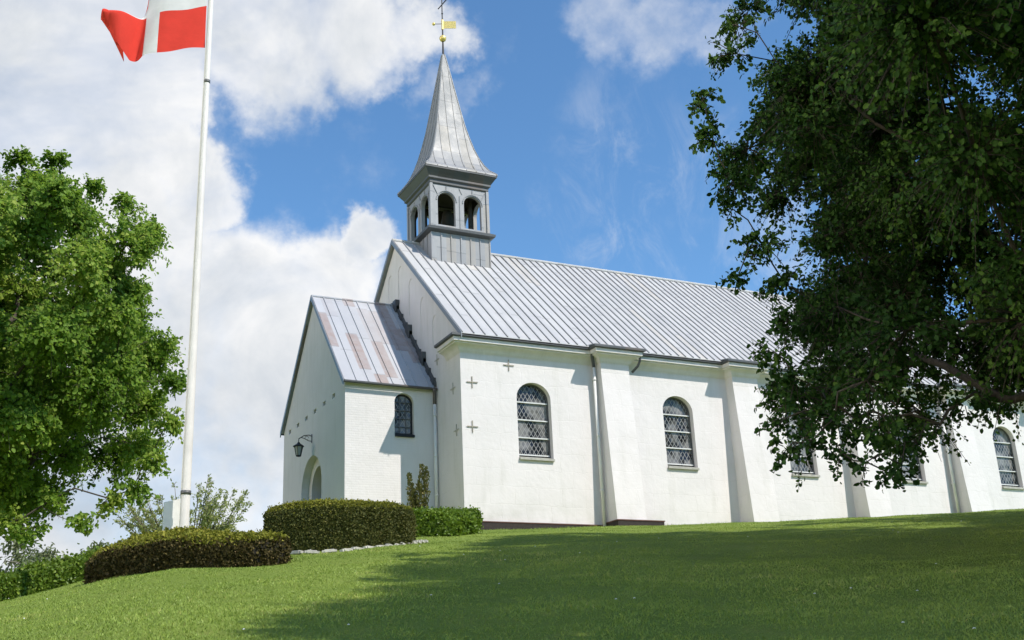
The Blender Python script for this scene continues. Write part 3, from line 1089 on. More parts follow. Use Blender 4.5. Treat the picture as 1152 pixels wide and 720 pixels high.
# white board post next to the pole
px_, py_ = -11.40, -10.62
pz_ = gz(px_, py_)
bd = MB()
u_ = Vector((.985, -.17, 0)) * .165
w_ = Vector((.17, .985, 0)) * .03
c_ = Vector((px_, py_, 0))
bd.prism([c_ - u_ - w_ + Vector((0, 0, pz_ - .3)), c_ + u_ - w_ + Vector((0, 0, pz_ - .3)), c_ + u_ - w_ + Vector((0, 0, -1.58)), c_ - u_ - w_ + Vector((0, 0, -1.66))], w_ * 2)
post = bd.build('board_post', M['whitepaint'])
tag(post, 'short white board standing upright beside the flagpole foot', 'post')

# flag: the cloth streams to the camera's left, rippling, its upper fly folded back
HO, FLY = 2.62, 3.45
nu, nv = 74, 56
dirL = np.array([-.905, .425, 0.0])
dirN = np.array([-.425, -.905, 0.0])
zb0 = 9.02
S_, T_ = np.meshgrid(np.linspace(0, 1, nu + 1), np.linspace(0, 1, nv + 1), indexing='ij')
amp = .30 * np.clip(S_ * 1.5, 0, 1) ** 1.2
ph = 2 * np.pi * (1.35 * S_) + 1.3 * T_ + .4
dep = amp * np.sin(ph) + .05 * np.sin(2 * np.pi * 3.1 * S_ + 4 * T_)
# the cloth shortens where it ripples
adv = FLY * (S_ - .50 * np.clip(S_ - .43, 0, 1))
lift = -.10 * np.sin(np.pi * np.clip(S_ / .85, 0, 1.15)) - .42 * np.clip(S_ - .40, 0, 1) * (1 - .0 * T_)
k_ = np.clip((S_ - .38) / .22, 0, 1)
k_ = k_ * k_ * (3 - 2 * k_)
line = .435
hup = np.clip(T_ - line, 0, 1) * HO
zz = np.where(T_ > line, line * HO + hup * (1 - 1.12 * k_), T_ * HO)
dep = dep - hup * .80 * k_
# bottom fly corner curls
cu = np.clip((S_ - .62) / .38, 0, 1) * np.clip((.40 - T_) / .40, 0, 1)
zz = zz + 1.0 * cu
dep = dep - .30 * cu
cu2 = np.clip((S_ - .86) / .14, 0, 1)
dep = dep + .28 * np.sin(cu2 * 2.4 + T_ * 2) * cu2
P_ = np.array([FX, FY, 0]) + dirL * .085 + adv[..., None] * dirL + dep[..., None] * dirN
P_[..., 2] = zb0 + zz + lift
vi = np.arange((nu + 1) * (nv + 1)).reshape(nu + 1, nv + 1)
fq = np.stack([vi[:-1, :-1], vi[1:, :-1], vi[1:, 1:], vi[:-1, 1:]], -1)
ci_, cj_ = np.meshgrid(np.arange(nu), np.arange(nv), indexing='ij')
white = ((ci_ >= 24) & (ci_ < 32)) | ((cj_ >= 24) & (cj_ < 32))
flag = raw_mesh('flag', P_.reshape(-1, 3), fq.reshape(-1, 4), [M['flagred'], M['flagwhite']], mi=white.reshape(-1).astype(int), smooth=True)
tag(flag, 'red flag with white cross flying from the flagpole', 'flag')


# ------------------------------------------------------------------ foliage helpers
def unit(v):
    return v / np.maximum(np.linalg.norm(v, axis=-1, keepdims=True), 1e-9)


def leaf_arrays(pos, d, n, size, shape='round'):
    """one folded leaf per row: six points, two faces"""
    d = unit(d)
    s = unit(np.cross(n, d))
    n = unit(np.cross(d, s))
    L_ = size[:, None]
    w = {'round': .37, 'long': .20, 'spray': .34}[shape]
    fold = .10
    base = pos
    v = np.stack([base, base + d * L_ * .36 - s * L_ * w + n * L_ * fold, base + d * L_ * .78 - s * L_ * w * .72 + n * L_ * (fold * .5),
                  base + d * L_ - n * L_ * .10,
                  base + d * L_ * .78 + s * L_ * w * .72 + n * L_ * (fold * .5), base + d * L_ * .36 + s * L_ * w + n * L_ * fold], 1)
    m = len(pos)
    o = np.arange(m)[:, None] * 6
    f = np.concatenate([o + np.array([0, 1, 2, 3]), o + np.array([0, 3, 4, 5])], 1).reshape(-1, 4)
    return v.reshape(-1, 3), f


def leaf_object(name, pos, d, n, size, tint, mats, mi=None, parent=None, shape='round'):
    v, f = leaf_arrays(pos, d, n, size, shape)
    return raw_mesh(name, v, f, mats, np.repeat(tint, 2), parent, None if mi is None else np.repeat(mi, 2))


def tubes_np(P0, P1, P2, r0, r2, seg=3):
    """thin three ring twigs, vectorised"""
    m = len(P0)
    t = unit(P2 - P0)
    a = unit(np.cross(t, np.array([.2, .35, .91])))
    c = np.cross(t, a)
    rings = []
    for P, r in ((P0, r0), (P1, (r0 + r2) / 2), (P2, r2)):
        for j in range(seg):
            q_ = 2 * math.pi * j / seg
            rings.append(P + (a * math.cos(q_) + c * math.sin(q_)) * r[:, None])
    v = np.stack(rings, 1)
    o = np.arange(m)[:, None] * (3 * seg)
    f = []
    for k in range(2):
        for j in range(seg):
            f.append(o + np.array([k * seg + j, k * seg + (j + 1) % seg, (k + 1) * seg + (j + 1) % seg, (k + 1) * seg + j]))
    return v.reshape(-1, 3), np.concatenate(f, 1).reshape(-1, 4)


def make_tree(name, label, cat, base, fork, clumps, leafmat, barkmat, leaf, per_m2, twig_leaves, r_trunk, rng, group=None,
              droop=.35, fill=1.0, shape='round', bare=0.0):
    """trunk, limbs grown out to every leaf clump, twigs in the clump and leaves along the twigs"""
    root = empty(name, base)
    tag(root, label, cat, group)
    base = np.array(base, float)
    # skeleton -----------------------------------------------------------
    nodes = [base + np.array([0, 0, -.4])]
    par = [-1]
    nst = 6
    for i in range(1, nst + 1):
        f_ = i / nst
        nodes.append(base + (np.array(fork) - base) * f_ + np.array([.12 * math.sin(3 * f_), .10 * math.cos(4 * f_) - .10, 0]))
        par.append(len(nodes) - 2)
    cl = clumps[np.argsort(np.linalg.norm(clumps[:, :3] - np.array(fork), axis=1))]
    dist_root = [0.0]
    for i in range(1, len(nodes)):
        dist_root.append(dist_root[-1] + np.linalg.norm(nodes[i] - nodes[i - 1]))
    ends = []
    for c in cl:
        A = np.array(nodes[3:])
        dd = np.linalg.norm(A - c[:3], axis=1)
        cost = dd + .32 * np.array(dist_root[3:]) + np.where(A[:, 2] > c[2] + .8, (A[:, 2] - c[2]) * .25, 0)
        p = int(np.argmin(cost)) + 3
        a, e = nodes[p], c[:3]
        k = max(2, int(dd[p - 3] / .7))
        side = rng.normal(size=3) * .10 * dd[p - 3]
        for i in range(1, k + 1):
            f_ = i / k
            pt = a + (e - a) * f_ + side * math.sin(math.pi * f_) + np.array([0, 0, .10 * dd[p - 3] * math.sin(math.pi * f_)])
            nodes.append(pt)
            par.append(p if i == 1 else len(nodes) - 2)
            dist_root.append(dist_root[par[-1]] + np.linalg.norm(pt - nodes[par[-1]]))
        ends.append(len(nodes) - 1)
    w = np.zeros(len(nodes))
    for e, c in zip(ends, cl):
        w[e] += c[3] ** 2
    for i in range(len(nodes) - 1, 0, -1):
        w[par[i]] += w[i]
    rad_ = np.maximum(r_trunk * (w / w[0]) ** .52, .010)
    rad_[0] *= 1.35
    MBt = MB()
    childs = [[] for _ in nodes]
    for i in range(1, len(nodes)):
        childs[par[i]].append(i)
    stack = [(0, c) for c in childs[0]]
    while stack:
        a, i = stack.pop()
        chain = [a, i]
        while childs[chain[-1]]:
            cs = sorted(childs[chain[-1]], key=lambda c: -w[c])
            for o in cs[1:]:
                stack.append((chain[-1], o))
            chain.append(cs[0])
        rs = [min(rad_[j], rad_[chain[1]] * 1.05) if j == chain[0] and a != 0 else rad_[j] for j in chain]
        MBt.tube([nodes[j] for j in chain], [float(r) for r in rs], 9 if rs[0] > .06 else 5)
    # twigs --------------------------------------------------------------
    area = cl[:, 3] ** 2
    ntw = np.maximum((area * per_m2 * (fill(cl) if callable(fill) else fill)).astype(int), 5)
    ci = np.repeat(np.arange(len(cl)), ntw)
    m = len(ci)
    cen, r = cl[ci, :3], cl[ci, 3]
    outc = unit(cen - cl[:, :3].mean(0))
    g = unit(rng.normal(size=(m, 3)) * np.array([1, 1, .75]) + outc * .55 + np.array([0, 0, .25]))
    st = cen + g * (r * rng.uniform(0, .35, m))[:, None]
    ln = r * rng.uniform(.35, .95, m)
    en = st + g * ln[:, None] + np.stack([np.zeros(m), np.zeros(m), -droop * ln * rng.uniform(.2, 1, m)], 1)
    mid = (st + en) / 2 + np.stack([np.zeros(m), np.zeros(m), .10 * ln], 1)
    tv, tf = tubes_np(st, mid, en, np.full(m, .009), np.full(m, .004))
    bv = np.array([tuple(x) for x in MBt.v])
    tr_ = MBt.build('trunk', barkmat, None, True)
    child(tr_, root)
    tw = raw_mesh('twigs', tv, tf, barkmat)
    child(tw, tr_)
    if leaf > .2:
        bpy.data.objects.remove(tw, do_unlink=True)
    # leaves -------------------------------------------------------------
    k = twig_leaves
    li = np.repeat(np.arange(m), k)
    N = len(li)
    u = rng.uniform(.22, 1.0, N) ** .8
    P = st[li] * ((1 - u) ** 2)[:, None] + 2 * mid[li] * (u * (1 - u))[:, None] + en[li] * (u ** 2)[:, None]
    P = P + rng.normal(size=(N, 3)) * leaf * .45
    tdir = unit(en - st)[li]
    d = unit(tdir * .5 + rng.normal(size=(N, 3)) * .75 + np.array([0, 0, -.35]))
    outw = unit(cl[ci[li], :3] - cl[:, :3].mean(0))
    nrm = unit(np.array([0, 0, .32]) + outw * .75 + g[li] * .35 + rng.normal(size=(N, 3)) * .45)
    size = leaf * rng.uniform(.45, 1.4, N)
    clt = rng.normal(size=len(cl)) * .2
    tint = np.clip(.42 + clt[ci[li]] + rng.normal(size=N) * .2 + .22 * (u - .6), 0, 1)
    cr_ = leaf_object('crown', P, d, nrm, size, tint, leafmat, shape=shape)
    child(cr_, root)
    return root


def arr(s):
    return np.array([int(x) for x in s.split(',')], float).reshape(-1, 4) / 100.0


CL_RIGHT = arr('-319,-2968,255,63,49,-2719,-13,110,154,-3117,-216,105,-354,-2256,327,94,385,-3178,233,61,-118,-2788,-69,95,310,-2331,-205,100,6,-2493,-49,107,503,-3050,772,80,496,-2061,-20,65,-501,-2912,-168,68,-470,-2989,577,84,161,-2778,270,81,-24,-1964,112,109,-289,-2942,759,64,-591,-2879,500,73,650,-2354,-215,74,570,-2828,443,90,353,-2371,812,62,622,-2312,407,78,11,-3054,206,85,133,-1918,765,96,97,-3010,-186,72,509,-2980,898,97,-11,-2187,798,94,673,-2718,207,87,643,-2283,-221,70,525,-2504,-39,65,-86,-2799,261,63,330,-2214,530,103,655,-2540,680,79,328,-3042,388,79,-429,-2153,259,63,-33,-1778,588,61,-446,-2473,260,86,220,-2297,1156,69,737,-2773,307,99,243,-2046,-18,107,-235,-3084,587,108,-327,-2777,421,68,314,-1884,286,70,-345,-2655,644,100,146,-1998,542,75,-40,-2855,-50,73,-361,-2928,425,64,577,-2296,693,88,-227,-2947,124,93,373,-2269,605,78,482,-3042,599,101,-39,-3012,642,84,-134,-2988,1040,71,692,-2913,51,103,596,-2379,42,83,521,-2610,176,108,287,-2979,196,61,-172,-2302,617,70,-499,-2410,-217,62,405,-2643,1076,105,140,-1891,635,98,598,-2953,698,64,188,-2368,943,96,147,-2301,870,102,-121,-2905,467,78,-304,-2643,238,61,273,-2206,637,78,-154,-2217,446,77,-89,-2926,931,63,203,-2928,61,102,739,-2440,-66,73,-295,-2710,326,89,301,-2937,-42,85,380,-2540,410,88,-371,-2410,99,77,-323,-2533,-150,109,482,-2384,435,97,527,-1893,226,90,751,-2722,128,98,657,-2178,169,77,466,-2318,138,78,-188,-2161,342,62,641,-2710,120,71,-442,-2439,-150,89,293,-2791,125,60,342,-2478,-298,85,514,-2446,-284,61,736,-2402,865,79,-219,-2433,759,71,-317,-2992,701,95,244,-2732,502,78,98,-2845,162,74,252,-3036,449,93,44,-1913,-145,61,773,-2228,283,99,-522,-2825,611,66,861,-2667,203,83,316,-2350,293,108,255,-2185,-28,90,445,-2266,362,92,141,-2380,701,63,-169,-1994,546,72,431,-2410,-99,99,-166,-2565,735,91,343,-3073,73,72,337,-2798,548,92,450,-2655,-343,69,532,-2348,839,65,90,-3163,457,88,542,-2284,208,78,-100,-3128,811,95,209,-2863,961,75,446,-2035,666,72,223,-2395,1180,109,-250,-3074,471,103,469,-2119,-225,73,-219,-2939,425,99,625,-2092,97,103,383,-2596,556,68,27,-2628,-83,86,137,-2942,126,73,668,-2422,-103,109,119,-3232,205,93,6,-1870,479,105,-51,-2540,-348,95,-141,-1910,335,70,123,-1911,-87,87,233,-2082,810,107,504,-2459,890,94,-403,-2346,440,72,361,-3060,195,63,236,-2700,1212,62,-531,-2624,475,79,530,-2432,134,72,-293,-2818,265,99,520,-2077,933,66,279,-1828,592,99,54,-2948,282,110,-99,-2502,798,85,-464,-2613,14,105,172,-2039,906,106,521,-2543,260,70,285,-1746,297,78,148,-3059,256,65,482,-2681,-42,90,370,-2040,431,100,-21,-1941,609,78,2,-2663,-267,102,-113,-2851,-231,89,697,-2493,622,92,107,-3075,560,88,217,-2372,1055,78,-83,-3032,805,101,180,-2785,-280,101,609,-2390,672,95,-125,-1977,58,99,416,-2425,600,85,485,-3146,315,81,28,-1819,587,83,279,-2921,408,105,169,-2488,708,110,-301,-2823,-213,64,-278,-3004,870,80,59,-2929,-95,70,367,-1980,562,75,579,-2077,498,87,572,-1920,491,100,33,-2063,732,90,789,-2706,387,100,127,-2912,-120,82,322,-2723,244,82,-440,-2323,210,69,-118,-2563,-316,69,-59,-2138,390,74,471,-2355,1117,92,208,-2511,1254,68,-437,-2722,160,60,-68,-2002,337,97,404,-2618,88,89,567,-1975,-25,78,440,-1861,481,91,-77,-1717,492,69,409,-2562,-140,97,650,-2985,542,71,-498,-2911,563,64,-484,-3166,444,88,460,-2627,720,85,-58,-2682,988,72,483,-1934,554,74,308,-2331,537,69,223,-2976,780,110,-29,-2568,836,67,231,-1928,678,62,-561,-2958,501,90,314,-2173,1130,102,160,-2611,936,95,369,-2431,284,107,-205,-2782,-213,69,266,-2796,-92,70,287,-3105,-64,97,-44,-2011,524,75,-400,-2594,-108,72,785,-2588,387,106,-588,-2855,283,83,-239,-2053,409,79,73,-3176,98,84,-272,-2802,600,106,67,-2173,338,85,196,-1857,873,103,-3,-2516,1030,78,-395,-2781,636,62,85,-2690,-178,94,434,-2079,366,102,-28,-3153,787,60,496,-2194,980,73,-379,-2837,405,91,379,-2798,-211,79,680,-2277,542,88,-180,-2839,606,79,133,-2309,-289,65,-17,-3108,535,90,-394,-3016,331,95,515,-2308,62,93,127,-2856,442,68,468,-2691,303,75,-86,-2483,-53,71,494,-2952,-97,79,-415,-2584,498,88,465,-2759,862,70,-210,-2026,-97,64,30,-2384,763,67,604,-2175,-112,89,-604,-2939,10,106,502,-2768,146,95,244,-3180,662,98,375,-3216,316,87,-370,-2949,827,67,-125,-2772,204,83,-14,-3249,235,72,219,-2674,-158,105,412,-2575,714,71,-185,-2774,47,92,68,-3040,672,74,218,-2185,286,67,174,-2146,681,95,559,-2253,564,87,44,-2499,-144,79,354,-2852,-20,107,743,-2308,766,97,-288,-2726,459,61,-92,-2975,730,65,-217,-3032,1005,93,-27,-3182,65,100,-668,-3174,448,82,-298,-2463,311,108,269,-2695,415,83,51,-3590,126,118,136,-3636,168,96,-295,-2820,831,118,-71,-2942,606,83,-402,-3027,278,82,-767,-3147,334,100,-124,-3286,966,105,176,-2672,633,120,-111,-3357,-140,100,229,-3327,-103,112,-731,-3211,52,115,-350,-3086,-207,94,-131,-3457,368,81,142,-3253,455,98,-480,-3281,347,115,-119,-2522,203,88,306,-3180,790,94,-201,-3235,-114,97,364,-3082,794,88,43,-3578,722,96,-181,-2973,903,85,-780,-3516,382,83,-206,-3118,753,118,186,-2852,799,82,-117,-3046,730,106,-21,-3548,350,111,-325,-2896,298,96,458,-3503,407,105,-26,-3331,367,82,131,-3597,696,94,-194,-3384,16,108,89,-2834,939,99,-754,-3463,103,82,-496,-2939,406,94,-445,-3537,486,117,-449,-3740,524,90,-630,-3364,285,100,387,-3234,164,93,-337,-2716,474,94,513,-3137,480,105,-45,-2936,255,99,-451,-2853,286,98,-407,-2998,551,116,-171,-3366,179,103,-670,-2738,186,84,-432,-3433,176,114,-638,-3370,538,90,-398,-3552,307,96,-11,-3177,990,104,-1,-2509,620,95,100,-3284,751,114,-423,-3217,705,118,-446,-2754,130,99,-714,-3420,502,112,-383,-3631,707,102,256,-2914,493,109,-58,-2606,460,119,-285,-2910,415,88,-265,-2572,251,82,150,-2591,370,109,360,-3167,595,86,-215,-3212,1064,90,90,-2921,-38,97,-601,-2854,135,114,-8,-3021,216,82,-291,-3276,755,103,-390,-3275,144,84,289,-3462,822,89,-467,-3215,491,106,354,-2863,719,115,-478,-3341,918,104,-581,-2672,142,119,17,-3702,144,110,298,-2605,565,107,-274,-3377,838,97,-441,-3428,590,93,29,-3378,134,107,300,-3192,36,93,383,-3013,728,82,-352,-3189,-133,107,85,-2803,751,87,-318,-3492,204,88,-203,-3767,132,83,423,-2963,401,95,-546,-3031,326,83,166,-3269,912,108,-274,-3642,5,119,370,-3063,315,82,-519,-2502,377,115,235,-3682,485,106,-269,-2960,886,101,-37,-3284,102,103,-32,-3632,274,87,-422,-3162,204,83,-100,-3612,616,98,182,-2610,483,118,-675,-3448,233,113,-233,-2917,-109,100,155,-3641,588,114,247,-3427,561,94,-263,-3542,355,90,-24,-3430,865,114,-504,-2878,473,82,-189,-3678,386,89,-642,-3587,567,83,-284,-3407,-72,85,387,-2809,467,113,48,-3108,124,93,365,-2869,371,102,344,-3002,864,106,299,-2990,676,85,388,-3407,676,101,-72,-2930,412,83,-219,-3232,33,101,-690,-3168,-30,90,206,-3169,855,93,295,-3498,707,117,-299,-2879,725,82,516,-3278,512,86,168,-3095,601,86,280,-3310,54,91,156,-2911,74,83,-20,-2755,195,81,-212,-3305,642,117,63,-2532,507,96,202,-2993,903,84,47,-2502,303,84,97,-2864,413,92,-193,-2343,287,66,299,-2035,201,75,168,-2791,56,99,43,-2776,535,99,21,-2545,405,85,-39,-2019,247,91,-296,-2220,-103,92,75,-2541,585,78,249,-1852,538,87,-238,-2617,504,96,-428,-2565,356,79,257,-2302,453,94,231,-1903,605,68,246,-2591,616,100,402,-2454,47,81,354,-2144,755,68,-144,-2681,70,102,-136,-2986,156,86,-308,-2217,98,79,-170,-2188,22,88,338,-2620,530,66,-162,-2650,192,70,13,-2495,600,79,66,-2438,-18,98,253,-2297,566,66,229,-2888,325,75,-139,-2856,518,82,20,-1893,316,81,340,-2205,495,100,184,-2948,605,92,-67,-2519,614,69,-23,-1856,151,82,57,-2422,502,67,209,-2193,649,100,386,-2284,534,100,302,-2265,763,77,-143,-2622,392,74,237,-2875,-89,71,90,-1865,507,92,72,-2960,223,93,-264,-2449,145,98,151,-2151,4,103,69,-2010,717,96,-122,-2073,119,90,244,-2417,385,96,-143,-2095,44,77,151,-2475,605,78,253,-1945,516,68,52,-2021,530,91,106,-2838,613,68,588,-2360,-46,95,-19,-2385,183,88,309,-2502,857,91,-448,-2723,209,66,499,-2347,712,83,315,-2332,67,101,-7,-2213,49,76,-53,-2665,716,70,-16,-2071,754,92,31,-2191,504,73,-108,-1977,50,85,185,-1965,53,93,214,-2549,743,84,175,-2737,350,98,25,-2028,648,72,-279,-2298,178,90,121,-2772,288,79,469,-2600,122,103,-360,-2438,292,71,573,-2080,187,92,-187,-2291,100,79,-80,-2121,308,104,245,-2033,5,97,530,-2083,507,73,67,-2702,55,94,126,-2781,534,82,593,-2524,581,92,-243,-2612,353,75,-420,-2296,-67,69,425,-2903,310,76,414,-2064,393,77,445,-2379,42,69,-156,-2642,561,72,-105,-2475,549,86,453,-2402,811,75,-386,-2413,398,75,-256,-2782,644,87,-83,-2661,401,85,-440,-2775,492,100,-224,-2697,852,95,177,-1917,223,76,187,-2376,461,91,-127,-2869,703,99,-96,-2355,38,104,-392,-2680,640,80,536,-2365,174,75,452,-2189,-36,70,-86,-2891,-33,88,56,-1950,152,74,-1,-1805,468,86,-181,-2372,602,101,-16,-2815,178,99,153,-2558,-4,99,363,-2769,564,75,198,-2386,3,71,-46,-2605,355,68,584,-2236,92,105,-149,-2163,-91,85,37,-2441,236,102,383,-1964,407,66,337,-2525,708,90,182,-1781,372,89,11,-1844,-11,100,411,-2665,-79,103,-32,-2359,701,78,-362,-2879,251,72,585,-2357,312,74,521,-2484,685,79,21,-2805,776,82,-104,-2221,94,78,-96,-2564,-22,69,135,-2202,381,92,94,-2517,772,81,117,-2370,800,76,333,-2094,284,67,-133,-2450,730,102,375,-2240,203,90,263,-2056,454,80,87,-2955,347,68,44,-2587,898,95,-391,-2706,220,66,-163,-2200,331,90,136,-1775,207,98,-464,-2704,429,69,-431,-2839,353,74,444,-2080,-102,93,256,-2399,80,80,342,-2460,97,81,-46,-2271,127,83,-53,-2848,551,87,174,-1930,355,97,103,-1917,281,95,326,-1877,390,93,1,-2191,574,77,2,-2674,466,65,-277,-2382,439,94,307,-2665,-124,103,345,-2682,688,96,349,-1885,887,95,264,-1696,687,82,457,-1931,897,90,292,-1705,644,106,270,-1651,458,91,360,-1712,483,101,354,-1736,470,95,364,-1738,231,93,606,-2247,810,80,540,-2484,483,102,391,-2384,219,91,510,-2850,803,108,-392,-2295,322,107,-47,-2691,806,103,192,-3472,837,89,-343,-3024,777,81,-171,-3112,416,79,27,-3409,763,88,24,-3330,537,89,-213,-3123,326,98,-255,-3163,280,79,-113,-3306,444,109,-519,-3134,662,106,-497,-2860,-68,97,-352,-3038,-4,78,-572,-3055,369,78,-410,-3151,454,97,-369,-3127,217,104,-260,-3241,350,97,-739,-3096,461,108,-733,-3093,402,91,-542,-3353,720,98,-652,-3110,482,91,-620,-3117,458,86,-314,-3419,470,95,-548,-2979,-144,82,-681,-3107,337,98,-745,-3022,147,102,-429,-3421,668,104,-115,-3693,744,84,-894,-2953,181,96,-325,-3530,621,107,-535,-3108,27,105,-337,-3451,516,81,-342,-3448,373,102,-797,-3047,4,86,-739,-3151,162,96,-582,-3112,-105,99,-591,-2256,261,32,-618,-2298,177,36,-518,-2252,362,40,-475,-2223,440,40,-600,-2313,95,40,-585,-2286,67,25,-545,-2294,14,42,-595,-2292,-42,22,-493,-2273,-33,40,-493,-2273,-95,40,-541,-2284,-143,35,-528,-2308,-188,40,-562,-2319,-249,35,-578,-2332,-295,30,-552,-2354,-287,40,-555,-2406,-316,33,-535,-2425,-330,33,-536,-2467,-355,20,-430,-2404,-285,35,-367,-2398,-264,30,-529,-2375,-261,40,-491,-2412,-279,40,-306,-2391,-223,40,-246,-2384,-223,28,-227,-2407,-221,30,-428,-2197,503,40,-503,-2264,-206,50,-516,-2319,-246,50,-565,-2343,-289,42,-466,-2298,-218,50,-444,-2319,-241,50,-422,-2203,-170,50,-411,-2351,-246,50,-425,-2408,-295,42,-477,-2426,-330,33,-472,-2225,-160,50,-511,-2324,-284,35')
